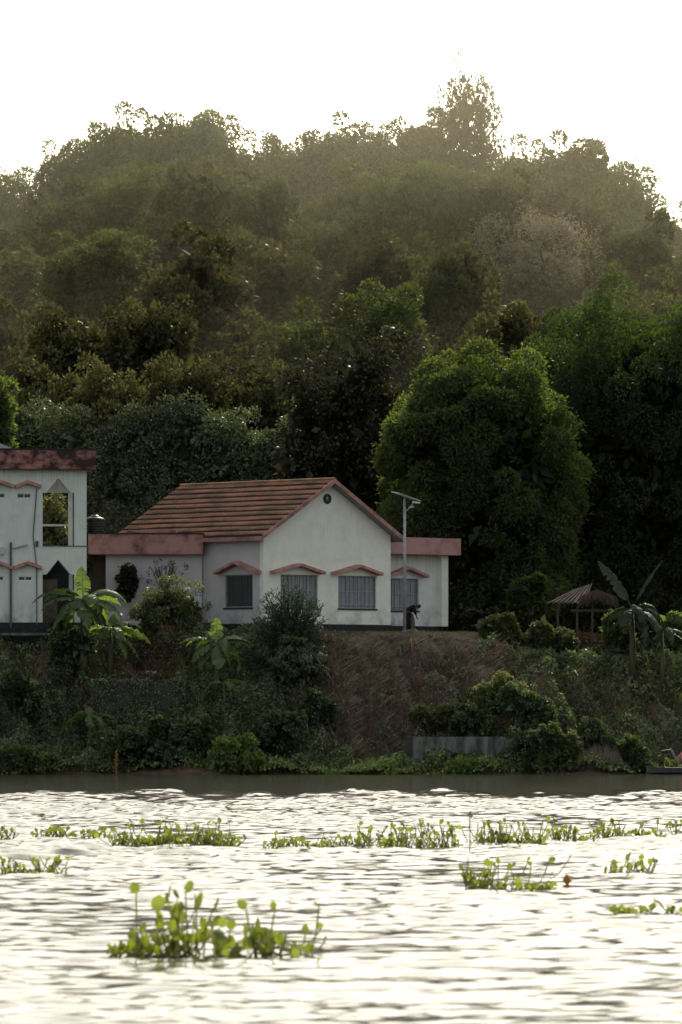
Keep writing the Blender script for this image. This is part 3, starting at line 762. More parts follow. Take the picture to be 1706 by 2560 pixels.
# closed part on the left with its little windows
wins = []
for (a, b, c, d) in ((43, 78, 1234, 1246), (-22, 13, 1233, 1245), (46, 81, 1441, 1452), (-24, 10, 1440, 1451)):
    wins.append((lx(a)[0], lx(b)[0], LZ(d), LZ(c)))
zA = (LZ(1246), LZ(1234)); zB = (LZ(1452), LZ(1441))
wins = [(w[0], w[1], *(zA if i < 2 else zB)) for i, w in enumerate(wins)]
m = MB(); wall_cells(m, x107 - 7, x107 - .001, zbase + .25, ztop, wins, 0, .3)
m.box(x107 - .3, x107 - .001, .3, 4.2, zbase + .25, zfl - .001); m.box(x107 - .3, x107 - .001, .3, 4.2, zfl + .04, ztop)
m.build('room_wall', M['wall_left'], lb)
for w in wins:
    fr = MB(); a, b, c, d = w; t = .035
    for q in [(a, b, c, c + t), (a, b, d - t, d), (a, a + t, c + t, d - t), (b - t, b, c + t, d - t), ((a + b) / 2 - t / 2, (a + b) / 2 + t / 2, c + t, d - t)]:
        fr.box(q[0], q[1], .03, .12, q[2], q[3])
    o = fr.build('small_window', M['wall_wing'], lb)
    g = MB(); g.box(a + t, b - t, .14, .16, c + t, d - t); g.build('pane', M['glass'], o)
for (pl, pa, pr, pe, pap) in ((38, 68, 102, 1221, 1209), (-32, 2, 34, 1221, 1209), (34, 70, 104, 1424, 1411), (-34, -2, 30, 1424, 1411)):
    hood(lb, lx(pl)[0], lx(pa)[0], lx(pr)[0], LZ(pe), LZ(pap), 'y', 0, -1, M['pink_bright'], proj=.3, th=.15)
m = MB(); m.box(x107 - 7, xR + .02, -.03, 4.3, -.6, zbase + .25); m.build('plinth', M['plinth'], lb)
# parapet overhang
xo = lx(241, 1150, -.5)[0]
m = MB(); m.box(x107 - 7, xo, -.5, 4.9, ztop, LZ(1125, 150, -.5)); m.build('parapet', M['stained'], lb, bevel=.01)
m = MB(); m.box(x107 - 7, xo + .03, -.53, 4.9, LZ(1125, 150, -.5) + .002, LZ(1122, 150, -.5) + .01); m.build('parapet_cap', M['plinth'], lb)
m = MB(); q0 = lx(30, 1122, 1.5); m.prism([(q0[0], q0[1]), (q0[0] - 5, q0[1]), (q0[0] - 5, q0[1] + 2.1)], 1.2, 4.6); m.build('metal_roof', M['galv'], lb)
# back posts, hand rail, inner reveal paint, deep beam
m = MB(); m.box(xR - .35, xR, 4.0, 4.3, zbase + .25, zfl - .002); m.box(xR - .35, xR, 4.0, 4.3, zfl + .04, ztop - .002)
m.box(x107, xR - .36, 4.0, 4.3, ztop - .9, ztop - .002); m.build('rear_frame', M['wall_left'], lb)
m = MB(); zr = LZ(1313, 146, 4.0); m.box(x107, xR - .36, 4.02, 4.1, zr - .05, zr + .05); m.build('hand_rail', M['rail'], lb)
for z0_, z1_ in ((zfl + .045, LZ(1233)), (zbase + .26, LZ(1437))):
    m = MB(); m.box(x186 - .012, x186 - .002, .02, TK - .02, z0_, z1_); m.build('reveal_paint', M['green_reveal'], lb)
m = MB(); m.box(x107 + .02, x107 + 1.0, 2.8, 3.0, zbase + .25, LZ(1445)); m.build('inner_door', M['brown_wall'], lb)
m = MB()
zr0 = zbase + .25
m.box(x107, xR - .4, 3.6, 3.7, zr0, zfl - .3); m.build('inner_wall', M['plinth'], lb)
m = MB(); m.tube([(lx(27)[0], -.09, LZ(1356)), (lx(27)[0], -.09, zbase)], .055, 8); m.build('downpipe', M['pipe'], lb)
m = MB(); m.tube([(lx(92, 1200)[0], -.05, LZ(1222)), (lx(83)[0], -.05, LZ(1340)), (lx(92)[0], -.05, LZ(1420)), (lx(92)[0], -.05, zbase + .1)], .025, 6)
m.build('downpipe', M['pipe'], lb)
m = MB(); m.tube([(lx(33)[0], -.1, LZ(1371)), (lx(68)[0], -.1, LZ(1362))], .045, 8); m.build('waste_pipe', M['pipe_light'], lb)
m = MB(); m.box(lx(-8)[0], lx(9)[0], -.22, -.002, LZ(1386), LZ(1368)); m.build('meter_box', M['pipe_light'], lb)
m = MB(); m.box(lx(89)[0], lx(96)[0], -.08, -.002, LZ(1367), LZ(1353)); m.build('junction_box', M['pipe'], lb)
big_tree('broadleaf_tree', 'sunlit yellow green tree seen through the upper pointed opening', 148, 1238, 303.5, 150, M['leaf_shrub'], 430, 15000, .16, .09, clumps=70, csize=.17, bottom=-.95, ch=.97, core=.15)
# paved ledge in front of it
m = MB(); m.box(-4.2, .6, -.45, .0, -.28, -.16); o = m.build('concrete_ledge', M['concrete'], None, bevel=.01)
o.location = (wx(140, 296), 295.9, OZ + .05); tag(o, 'thin pale concrete ledge at the foot of the two storey building', 'ledge')
# water tank on a stand behind the corridor roof
YT = 304.6
xt0, xt1 = wx(213, YT), wx(262, YT); rt = (xt1 - xt0) / 2
zt0, zt1 = wz(1338, YT), wz(1289, YT)
tk = empty('water_tank', ((xt0 + xt1) / 2, YT, zt0), 0, 'black plastic water tank on the corridor roof', 'water tank')
hh = zt1 - zt0
m = MB(); prof = [(rt * .96, 0), (rt, .04)]
for k in range(5):
    z = .08 + k * (hh * .75 - .08) / 5; prof += [(rt, z), (rt * .955, z + .03), (rt * .955, z + .06), (rt, z + .09)]
prof += [(rt, hh * .80), (rt * .9, hh * .88), (rt * .5, hh * .93), (.16, hh * .94)]
m.lathe(prof, seg=28); m.build('barrel', M['tank'], tk, smooth=True)
m = MB(); m.lathe([(.19, hh * .935), (.19, hh), (.15, hh + .02)], seg=20); m.build('lid', M['tank'], tk)
m = MB(); m.box(-rt * .9, rt * .9, -rt * .9, rt * .9, -.55, -.003); m.build('stand', M['concrete_dark'], tk)

# ------------------------------------------------------------------ solar street lamp
YS = 298.6
xs_ = wx(1012, YS); g = gz(xs_, YS)
lamp = empty('street_lamp', (xs_, YS, g), 0, 'tall solar street lamp with tilted panel in front of the house', 'street lamp')
ht = wz(1248, YS) - g
m = MB(); m.tube([(0, 0, -.2), (0, 0, ht * .55), (0, 0, ht)], [.075, .065, .055], 12); m.build('pole', M['galv'], lamp, smooth=True)
m = MB(); m.lathe([(.14, 0), (.14, .03), (.09, .05)], seg=16); m.build('base_flange', M['galv'], lamp)
s_ = YS / F
m = MB()   # panel: thin slab tilted down to the right and towards the viewer
pn = MB(); pn.box(-.62, .62, -.38, .38, -.018, .018); po = pn.build('solar_panel', M['panel_frame'], lamp, bevel=.004)
po.location = (4 * s_ / 1, 0, ht + .13); po.rotation_euler = (R(7), R(16), R(30))
pc = MB(); pc.box(-.58, .58, -.34, .34, .019, .024); pc.build('solar_cells', M['panel'], po)
m = MB(); m.tube([(0, 0, ht - .1), (.03, 0, ht + .12)], .04, 8); m.build('panel_bracket', M['galv'], lamp)
m = MB(); m.tube([(0, 0, ht - .62), (.22, -.05, ht - .42), (.42, -.1, ht - .15)], .028, 8); m.build('arm', M['galv'], lamp)
hd = MB(); hd.box(-.02, .36, -.1, .1, -.03, .04); ho = hd.build('lamp_head', M['panel_frame'], lamp, bevel=.012); ho.location = (.36, -.1, ht - .14); ho.rotation_euler = (0, R(6), 0)
hd = MB(); hd.box(.04, .30, -.07, .07, -.045, -.031); hd.build('lens', M['bar'], ho)
hd = MB(); hd.box(-.02, .24, -.07, .07, -.02, .06); h2o = hd.build('battery_box', M['galv'], lamp, bevel=.012); h2o.location = (.20, -.06, ht - .40); h2o.rotation_euler = (0, R(-6), 0)

# ------------------------------------------------------------------ person stooping by the pole
YP = 300.2
xp0 = wx(1026, YP); gp = gz(xp0, YP)
per = empty('person', (xp0, YP, gp), 0, 'person in black top bending forward behind the lamp pole', 'person')
def skin(name, verts, edges, radii, mat, parent, root=0, sub=2):
    me = bpy.data.meshes.new(name); me.from_pydata(verts, edges, []); me.materials.append(mat)
    o = bpy.data.objects.new(name, me); COL.objects.link(o); o.parent = parent
    md = o.modifiers.new('skin', 'SKIN'); md.use_smooth_shade = True
    for i, r in enumerate(radii):
        rr = r if hasattr(r, '__len__') else (r, r)
        me.skin_vertices[0].data[i].radius = rr
    for i in range(len(verts)): me.skin_vertices[0].data[i].use_root = (i == root)
    sb = o.modifiers.new('sub', 'SUBSURF'); sb.levels = sub; sb.render_levels = sub
    return o
hip = (-.12, 0, .88); waist = (-.02, 0, 1.06); chest = (.14, 0, 1.20); neck = (.28, 0, 1.24); headb = (.36, 0, 1.20); heade = (.44, 0, 1.12)
V = [hip, waist, chest, neck, headb, heade]; E = [(0, 1), (1, 2), (2, 3), (3, 4), (4, 5)]; Rr = [.13, .12, .14, .055, .095, .08]
for s in (-1, 1):
    k = len(V)
    V += [(-.12, s * .10, .82), (-.04 + s * .05, s * .12, .46), (-.10 + s * .08, s * .12, .08), (-.02 + s * .08, s * .12, .035), (.07 + s * .08, s * .12, .025)]
    E += [(0, k), (k, k + 1), (k + 1, k + 2), (k + 2, k + 3), (k + 3, k + 4)]; Rr += [.085, .06, .04, .042, .03]
    k = len(V)
    V += [(.17, s * .19, 1.16), (.22, s * .21, .92), (.30, s * .14, .72), (.32, s * .12, .64)]
    E += [(2, k), (k, k + 1), (k + 1, k + 2), (k + 2, k + 3)]; Rr += [.055, .042, .030, .032]
    for f in range(5):
        j = len(V); a = (f - 2) * .018
        V += [(.33 + a * .3, s * (.12 + a), .60), (.34 + a * .3, s * (.12 + a * 1.2), .565 + abs(f - 2) * .008)]
        E += [(k + 3, j), (j, j + 1)]; Rr += [.009, .008]
skin('body', V, E, Rr, M['skin'], per)
skin('shirt', [(-.13, 0, .90), waist, chest, (.24, 0, 1.235), (.17, -.19, 1.16), (.22, -.215, .92), (.27, -.17, .80), (.17, .19, 1.16), (.22, .215, .92), (.27, .17, .80)],
     [(0, 1), (1, 2), (2, 3), (2, 4), (4, 5), (5, 6), (2, 7), (7, 8), (8, 9)], [.17, .155, .175, .08, .085, .065, .055, .085, .065, .055], M['black_cloth'], per)
skin('trousers', [(-.13, 0, .88), (-.13, -.10, .80), (-.09, -.12, .46), (-.18, -.12, .10), (-.13, .10, .80), (.01, .12, .46), (-.02, .12, .10)],
     [(0, 1), (1, 2), (2, 3), (0, 4), (4, 5), (5, 6)], [.165, .115, .09, .07, .115, .09, .07], M['black_cloth'], per)
skin('wrap_cloth', [(.02, -.02, .86), (.10, -.03, .62), (.12, -.03, .36), (.13, -.03, .16)], [(0, 1), (1, 2), (2, 3)], [(.04, .10), (.05, .11), (.05, .12), (.05, .12)], M['tan_cloth'], per)
skin('hair', [(.34, 0, 1.245), (.42, 0, 1.20), (.475, 0, 1.13)], [(0, 1), (1, 2)], [.085, .105, .075], M['hair'], per)

# ------------------------------------------------------------------ thatched hut on the right
YH = 302.0
gh = gz(wx(1450, YH), YH)
hut = empty('open_hut', (wx(1450, YH), YH, gh), 0, 'small open hut with weathered sheet and straw roof under the trees', 'hut')
def hxz(px, py): return wx(px, YH) - wx(1450, YH), wz(py, YH) - gh
m = MB()
a = hxz(1366, 1506); b = hxz(1478, 1459); c = hxz(1452, 1505)
nr = 16
e0, e1, r0_, r1_ = hxz(1366, 1508), hxz(1462, 1510), hxz(1432, 1477), hxz(1482, 1460)
for k in range(nr):      # corrugated sheet: ribs running from the ridge down to the eave
    def q(t, u):
        x = (e0[0] * (1 - t) + e1[0] * t) * (1 - u) + (r0_[0] * (1 - t) + r1_[0] * t) * u
        z = (e0[1] * (1 - t) + e1[1] * t) * (1 - u) + (r0_[1] * (1 - t) + r1_[1] * t) * u
        return Vector((x, -1.2 + 1.6 * u, z + (.05 if k % 2 else 0)))
    t0, t1 = k / nr, (k + 1) / nr; dn = Vector((0, 0, -.03))
    A4 = [q(t0, 0), q(t1, 0), q(t1, 1), q(t0, 1)]
    va = [m.bm.verts.new(p_) for p_ in A4]; vb = [m.bm.verts.new(p_ + dn) for p_ in A4]
    m.bm.faces.new(va); m.bm.faces.new(vb[::-1])
    for i in range(4): m.bm.faces.new((va[i], vb[i], vb[(i + 1) % 4], va[(i + 1) % 4]))
m.build('sheet_roof', M['rust_sheet'], hut)
rng = np.random.default_rng(8); n = 1500
t = rng.uniform(0, 1, n); xx = c[0] + .05 + t * (hxz(1528, 1500)[0] - c[0]); apx = hxz(1492, 1478)
zz = apx[1] - np.abs(xx - apx[0]) * .38 - rng.uniform(0, .28, n)
V_, F_, T_ = leaf_quads(np.stack([xx, rng.uniform(-1.3, -.2, n), zz + .1], 1), np.stack([(xx - apx[0]) * .8 + rng.normal(size=n) * .15, np.full(n, -.5), np.full(n, -.8)], 1), rng.normal(size=(n, 3)) * .3 + [0, -1, .4], rng.uniform(.35, .6, n), .045, rng.uniform(.2, 1, n))
link('straw_roof', np_mesh('straw_roof', V_, F_, T_), M['straw'], hut)
for px in (1392, 1440, 1478, 1522):
    x_ = hxz(px, 1500)[0]
    m = MB(); m.tube([(x_, -.9, -.2), (x_ + .03, -.9, hxz(px, 1508)[1])], .05, 7); m.build('post', M['wood'], hut)
m = MB(); m.box(hxz(1425, 0)[0], hxz(1522, 0)[0], -.97, -.93, hxz(0, 1530)[1], hxz(0, 1524)[1]); m.build('cross_rail', M['wood'], hut)
m = MB(); m.box(hxz(1398, 0)[0], hxz(1500, 0)[0], .6, .66, .0, 1.1); m.build('back_panel', M['wood'], hut)
# low wall ledge under the hut, heap of leaves and rubbish on it
YW = 298.2
m = MB(); m.box(wx(1362, YW), wx(1512, YW), YW - .2, YW + .5, wz(1632, YW), wz(1612, YW))
tag(m.build('low_wall', M['concrete_dark'], None, bevel=.02), 'low dark concrete wall below the open hut', 'wall')
rng = np.random.default_rng(17); n = 900
X = rng.uniform(wx(1372, 299.5), wx(1512, 299.5), n); Y = rng.uniform(298.6, 300.3, n)
Z = wz(1612, 299) + rng.uniform(0, 1, n) * .5 * np.exp(-((X - wx(1455, 299)) / .9) ** 2)
lf = leaf_quads(np.stack([X, Y, Z], 1), rng.normal(size=(n, 3)), rng.normal(size=(n, 3)), rng.uniform(.12, .3, n), rng.uniform(.05, .14, n), rng.uniform(0, 1, n))
tag(link('leaf_litter', np_mesh('leaf_litter', *lf), M['red_leaf']), 'heap of reddish dry leaves behind the low wall of the hut', 'leaf litter', kind='stuff')

# ------------------------------------------------------------------ retaining walls
YR = 292.7
m = MB(); m.box(wx(232, YR), wx(455, YR), YR - .15, YR + .3, wz(1792, YR), wz(1702, YR))
tag(m.build('retaining_wall', M['concrete_dark'], None, bevel=.03), 'mossy retaining wall on the bank between the banana plants', 'wall')
YR2 = 289.9
rng = np.random.default_rng(44); n = 1300
X = rng.uniform(wx(228, YR), wx(465, YR), n); dp_ = rng.uniform(0, 1, n) ** 1.4 * (1.0 + .5 * np.sin(X * 4.1 + 1) * np.sin(X * 1.7)); 
k = rng.uniform(size=n) < .35 + .65 * (np.sin(X * 3.3) > .1); X, dp_ = X[k], dp_[k]; n = len(X)
lf = leaf_quads(np.stack([X, np.full(n, YR - .16) - rng.uniform(0, .16, n), wz(1700, YR) + .08 - dp_ * 1.3], 1), rng.normal(size=(n, 3)) * .5 + [0, -.3, -.9], rng.normal(size=(n, 3)) * .5 + [0, -1, .3], rng.uniform(.08, .18, n), rng.uniform(.05, .11, n), np.clip(rng.normal(.45, .25, n), 0, 1))
tag(link('hanging_creeper', np_mesh('hanging_creeper', *lf), M['leaf_vine']), 'creeper hanging over the face of the mossy retaining wall', 'creeper', kind='stuff')
o2 = empty('retaining_wall', (wx(1032, YR2), YR2, 0), R(8), 'pale streaked concrete wall low by the water', 'wall')
zt_ = wz(1842, YR2)
m = MB(); m.box(0, 4.75, 0, .25, -.4, zt_); m.build('wall_face', M['concrete'], o2, bevel=.015)
m = MB(); m.box(0.003, .24, .253, 2.6, -.4, zt_ - .01); m.build('wall_return', M['concrete_dark'], o2)
m = MB(); m.box(-.45, -.003, .02, .22, -.4, zt_ - .004); m.build('wall_end', M['concrete_dark'], o2)
m = MB(); m.box(3.2, 3.45, -.12, -.003, -.4, zt_ - .03); m.build('wall_buttress', M['concrete'], o2)

# ------------------------------------------------------------------ boat at the right edge
YBt = 288.2
bt = empty('moored_boat', (wx(1678, YBt), YBt, 0), 0, 'small dark boat with a bent grey canopy sheet at the waterline', 'boat')
def bx(px, py): return wx(px, YBt) - wx(1678, YBt), wz(py, YBt)
m = MB(); hullp = []
secs = [(-1.1, .02, .42), (-.8, .30, .34), (-.2, .48, .30), (.8, .52, .30), (1.6, .42, .32), (2.3, .05, .5)]
rings = []
for (x, w, zt2) in secs:
    rings.append([m.bm.verts.new((x, yy * w, zz)) for yy, zz in ((-1, zt2), (-.8, .08), (0, -.08), (.8, .08), (1, zt2), (.85, zt2 - .02), (0, .05), (-.85, zt2 - .02))])
for i in range(len(rings) - 1):
    for k in range(8): m.bm.faces.new((rings[i][k], rings[i][(k + 1) % 8], rings[i + 1][(k + 1) % 8], rings[i + 1][k]))
m.bm.faces.new(rings[0]); m.bm.faces.new(rings[-1][::-1]); m.build('hull', M['hull'], bt)
p1, p2, p3, p4 = bx(1654, 1876), bx(1680, 1872), bx(1698, 1905), bx(1688, 1905)
m = MB(); m.prism([p1, p2, p3, (p3[0] - .12, p3[1]), (p2[0] - .10, p2[1] - .06), (p1[0], p1[1] - .05)], -.42, .42); m.build('canopy', M['grey_sheet'], bt, bevel=.01)
m = MB()
for yy in (-.36, .36):
    m = MB(); m.tube([(bx(1659, 0)[0], yy, .25), (bx(1659, 0)[0], yy, p1[1] - .04)], .02, 6); m.build('canopy_post', M['wood'], bt)
rng = np.random.default_rng(4)
m = MB(); bmesh.ops.create_icosphere(m.bm, subdivisions=3, radius=.34)
for v_ in m.bm.verts: v_.co += v_.normal * float(rng.normal(0, .012)); v_.co.z *= .75
o = m.build('cloth_bundle', M['pink_bundle'], None, smooth=True); o.location = (wx(1716, YBt), YBt - .1, wz(1893, YBt))
tag(o, 'pink and red cloth bundle lying on the boat at the right edge', 'bundle')

# ------------------------------------------------------------------ bank vegetation (uncountable)
def grass(n, xr, yr, seed, mask, ln, wd, name, label, mat, lean=(.15, -.8, .25), spread=.5, cat='grass', drop=0.0):
    rng = np.random.default_rng(seed)
    X = rng.uniform(*xr, n); Y = rng.uniform(*yr, n)
    k = mask(X, Y, rng); X, Y = X[k], Y[k]; n = len(X)
    Z = ground(X, Y) - .03
    cl = .5 + .5 * np.sin(X * 2.1 + 2 * np.sin(Y * 1.7)) * np.sin(Y * 2.6 + X * .7)
    d = np.array(lean) + rng.normal(size=(n, 3)) * spread * .5 + np.stack([.3 * np.sin(X * 1.3), 0 * X, 0 * X], 1)
    d = unit(d); L0 = rng.uniform(*ln, n) * (.55 + .8 * cl)
    up = unit(d + np.array([0, 0, .9]))
    p0 = np.stack([X, Y, Z], 1); p1 = p0 + up * (L0 * .45)[:, None]; p2 = p1 + unit(d + np.array([0, 0, -.35 - drop])) * (L0 * .55)[:, None]
    S = unit(np.cross(up, np.array([0., -1, .3]))) * (rng.uniform(*wd, n) * .5)[:, None]
    V = np.stack([p0 - S, p0 + S, p1 + S * .8, p1 - S * .8, p2 + S * .1, p2 - S * .1], 1).reshape(-1, 3)
    b = np.arange(n)[:, None] * 6
    Fq = np.concatenate([b + np.array([0, 1, 2, 3]), b + np.array([3, 2, 4, 5])])
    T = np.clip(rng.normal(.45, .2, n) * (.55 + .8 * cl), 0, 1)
    o = link(name, np_mesh(name, V, Fq, np.concatenate([T, T])), mat)
    return tag(o, label, cat, kind='stuff')

def pxy(X, Y): return CX + X * F / Y
def m_dry(X, Y, rng):
    p_ = pxy(X, Y); t = (Y - 289) / 8.2
    lim = 640 + 260 * (1 - t); 
    right = 1340 + 90 * np.sin(Y) 
    d = np.clip((p_ - lim + 60) / 120, 0.06, 1) * np.clip((right - p_ + 60) / 160, .22, 1)
    d = d * np.where((p_ > 950) & (t < .22), .15, 1)
    return rng.uniform(size=len(X)) < d
grass(75000, (-18, 18), (289.3, 296.7), 31, m_dry, (.25, .62), (.018, .045), 'dry_grass', 'dry brown grass hanging down the steep bank below the house', M['grass_dry'])
def m_top(X, Y, rng): return (pxy(X, Y) > 640) | (rng.uniform(size=len(X)) < .35)
grass(9000, (-18, 18), (296.6, 299.6), 32, m_top, (.04, .11), (.015, .03), 'turf', 'short dull grass on the edge of the flat ground', M['leaf_shrub'], lean=(0, -.1, 1))

def m_roots(X, Y, rng):
    p_ = pxy(X, Y); return (p_ > 640) & (p_ < 1280) & (np.sin(X * 3.1 + 1.5 * np.sin(X * 1.3)) > rng.uniform(-.9, 1, len(X)))
grass(7000, (-6, 9), (291.0, 296.9), 38, m_roots, (.7, 1.5), (.02, .05), 'dry_roots', 'pale dry roots and stalks trailing down the bare bank', M['root_pale'], lean=(.7, -.6, -.3), spread=.35, cat='roots', drop=.3)
def cover(n, xr, yr, seed, mask, size, name, label, mat, lift=.5, hang=.4, tone=.45, aspect=.75):
    """creeping leaves mounded over the bank"""
    rng = np.random.default_rng(seed)
    X = rng.uniform(*xr, n); Y = rng.uniform(*yr, n)
    k = mask(X, Y, rng); X, Y = X[k], Y[k]; n = len(X)
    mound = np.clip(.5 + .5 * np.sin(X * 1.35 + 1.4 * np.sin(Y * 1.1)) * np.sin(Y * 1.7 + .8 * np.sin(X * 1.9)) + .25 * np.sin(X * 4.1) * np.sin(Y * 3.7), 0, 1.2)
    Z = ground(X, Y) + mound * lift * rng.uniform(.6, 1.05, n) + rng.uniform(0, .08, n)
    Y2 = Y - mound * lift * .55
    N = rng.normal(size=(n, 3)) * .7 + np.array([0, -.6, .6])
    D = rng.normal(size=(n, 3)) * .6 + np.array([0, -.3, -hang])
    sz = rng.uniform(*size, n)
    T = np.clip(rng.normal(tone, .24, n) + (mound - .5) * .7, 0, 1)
    o = link(name, np_mesh(name, *leaf_quads(np.stack([X, Y2, Z], 1), D, N, sz, sz * aspect, T)), mat)
    return tag(o, label, 'ground cover', kind='stuff')
def m_left(X, Y, rng):
    p_ = pxy(X, Y); t = (Y - 289) / 8.2
    d = np.clip((700 + 250 * (1 - t) - p_) / 160, 0, 1)
    d = np.maximum(d, .28 * (np.sin(X * 1.9 + 2.2 * np.sin(Y * 1.3)) * np.sin(Y * 2.1 + 1.2 * np.sin(X * 1.1)) > .45))
    d = np.where((p_ < 250) & (t > .62), d * .18, d)           # bare brown earth under the left building
    d = np.where((p_ > 230) & (p_ < 460) & (t > .55) & (t < .85), d * .25, d)
    return rng.uniform(size=len(X)) < d
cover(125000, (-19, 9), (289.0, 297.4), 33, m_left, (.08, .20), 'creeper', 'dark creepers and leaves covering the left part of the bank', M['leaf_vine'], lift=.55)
def m_right(X, Y, rng):
    p_ = pxy(X, Y); t = (Y - 289) / 8.2
    d = np.clip((p_ - (1170 + 100 * t)) / 170, 0, 1) * .8
    d = np.where((p_ > 1330) & (t > .3) & (t < .8), d * .45, d)
    d = np.maximum(d, np.where((t < .2) & (p_ > 940), .6, 0))
    return rng.uniform(size=len(X)) < d
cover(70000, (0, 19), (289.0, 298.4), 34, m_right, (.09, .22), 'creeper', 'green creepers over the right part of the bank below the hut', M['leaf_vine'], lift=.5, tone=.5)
def m_water(X, Y, rng):
    p_ = pxy(X, Y)
    d = np.clip(.15 + .9 * np.exp(-((p_ - 910) / 95) ** 2) + .5 * np.exp(-((p_ - 620) / 110) ** 2) + .3 * np.exp(-((p_ - 1130) / 90) ** 2), 0, 1) * np.where(p_ < 450, .4, 1)
    return rng.uniform(size=len(X)) < d * np.clip((290.5 - Y) / 1.2, 0, 1)
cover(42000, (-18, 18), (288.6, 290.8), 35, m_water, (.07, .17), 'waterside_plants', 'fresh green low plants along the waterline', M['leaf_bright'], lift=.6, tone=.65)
def m_red(X, Y, rng): return np.exp(-((pxy(X, Y) - 390) / 90) ** 2) > rng.uniform(size=len(X))
cover(5000, (-12, -6), (294.6, 297.6), 36, m_red, (.07, .16), 'reddish_weeds', 'reddish brown weeds behind the banana plants', M['red_leaf'], lift=.7)
grass(1800, (wx(1440, 290), wx(1555, 290)), (289.2, 290.4), 37, lambda X, Y, r: np.ones(len(X), bool), (.6, 1.0), (.015, .03), 'dry_reeds', 'orange brown upright reeds at the right waterline', M['grass_dry'], lean=(0, -.1, 1.2), spread=.3, drop=-.8)

def m_tuft(X, Y, rng):
    p_ = pxy(X, Y); t = (Y - 289) / 8.2
    d = np.where((p_ > 700) & (p_ < 1200), np.where(t < .3, .5, .06), .8)
    return rng.uniform(size=len(X)) < d * (.5 + .5 * np.sin(X * 1.7 + 2 * np.sin(Y * 1.9)))
grass(30000, (-18, 18), (289.1, 297.0), 39, m_tuft, (.35, .95), (.02, .05), 'long_grass', 'tangled long green grass and weeds over the bank', M['leaf_shrub'], lean=(.1, -.5, .5), spread=.7, drop=.2)
# ------------------------------------------------------------------ shrubs (things)
def shrub(name, label, px, py_top, py_bot, Y, wpx, mat, seed, n, leaf, width, group=None, stems=7, bark='wood', **kw):
    if Y < 297.6: Y = (Yray(px, py_bot) or Y) - .05
    x = wx(px, Y); top = wz(py_top, Y); bot = wz(py_bot, Y); h = top - bot; g = bot
    rx = wpx * Y / F / 2
    t = empty(name, (x, Y, g), 0, label, 'shrub', group)
    V, Fq, T = crown(seed, rx, rx * .7, h / 2, n, leaf, width, **{**dict(clumps=44, csize=.20, bottom=-.9, core=.2, rr=(.35, 1.0), shell=.4, up=.9), **kw})
    if group:       # ragged scrub: several leaning lobes of different height
        rg = np.random.default_rng(seed + 7); lobes = [(V * .72, Fq, T)]
        for j in range(4):
            sx_, sz_ = rg.uniform(.3, .6), rg.uniform(.35, .8)
            v2, f2, t2 = crown(seed * 9 + j, rx * sx_, rx * sx_ * .7, h / 2 * sz_, int(n * .35), leaf, width, clumps=20, csize=.24, bottom=-.9, core=.1, rr=(.3, 1.0), shell=.4, up=.9)
            lobes.append((v2 + np.array([rg.uniform(-1, 1) * rx * .75, rg.uniform(-.4, .2), rg.uniform(-.5, .42) * h * (1 - sz_ * .4)]), f2, np.clip(t2 + rg.normal() * .15, 0, 1)))
        V, Fq, T = merge(lobes)
    link('foliage', np_mesh('foliage', V + np.array([0, 0, h / 2]), Fq, T), mat, t)
    rnd = random.Random(seed); mb = MB()
    for k in range(stems):
        a = rnd.uniform(-1, 1) * rx * .6
        mb.tube([(a * .2, 0, -.15), (a * .6, rnd.uniform(-.1, .1), h * .4), (a, rnd.uniform(-.2, .2), h * .8)], [.03, .022, .01], 5)
    mb.build('stem', M[bark], t)
    return t
shrub('shrub', 'round olive green bush in front of the shaded lavender wall', 425, 1445, 1590, 297.8, 185, M['leaf_shrub'], 501, 14000, .11, .06, clumps=60, csize=.22, jag=.35)
shrub('shrub', 'small dark climbing bush against the shaded lavender wing wall', 318, 1410, 1500, 302.3, 52, M['leaf_dark'], 502, 1800, .11, .08, clumps=16)
shrub('shrub', 'thin straggly dark sprigs above the round olive bush', 410, 1400, 1475, 301.8, 120, M['leaf_dark'], 503, 520, .09, .05, clumps=30, csize=.10, jag=.3, core=.0, stems=22)
# spiky bush in front of the gable: many whip-like stems with narrow leaves
def spiky(label, px, py_base, Y, wpx, hpx, seed, mat, nst=120):
    Y = (Yray(px, py_base) or Y)
    s = Y / F; x = wx(px, Y); z = wz(py_base, Y); rng = np.random.default_rng(seed)
    t = empty('shrub', (x, Y, z), 0, label, 'shrub')
    parts = []; mb = MB()
    for k in range(nst):
        a = rng.uniform(-1, 1); b = rng.uniform(-1, 1)
        tipx = a * wpx * s / 2; tipz = hpx * s * (1 - .35 * abs(a)) * rng.uniform(.45, 1.03)
        if k % 4 == 0: tipz *= .4; tipx *= 1.05
        p0 = np.array([a * .35, b * .3, 0.]); p2 = np.array([tipx, b * .9, tipz]); p1 = np.array([a * wpx * s * .22, b * .5, tipz * .6])
        n = 46; tt = rng.uniform(.15, 1, n)[:, None]
        pt = (1 - tt) ** 2 * p0 + 2 * tt * (1 - tt) * p1 + tt ** 2 * p2
        tan = unit(2 * (1 - tt) * (p1 - p0) + 2 * tt * (p2 - p1))
        d = unit(tan * .8 + rng.normal(size=(n, 3)) * .55)
        parts.append(leaf_quads(pt, d, rng.normal(size=(n, 3)), rng.uniform(.14, .28, n), rng.uniform(.035, .06, n), np.clip(.35 + .4 * tt[:, 0] + rng.normal(size=n) * .15, 0, 1)))
        if k % 3 == 0: mb.tube([p0, (p0 + p1) / 2 + p2 * .02, p1, p2], [.02, .016, .012, .005], 4)
    link('foliage', np_mesh('foliage', *merge(parts)), mat, t); mb.build('stem', M['wood'], t)
spiky('dark spiky bush with narrow leaves in front of the gable wall', 722, 1665, 296.3, 185, 222, 511, M['leaf_oleander'], 320)
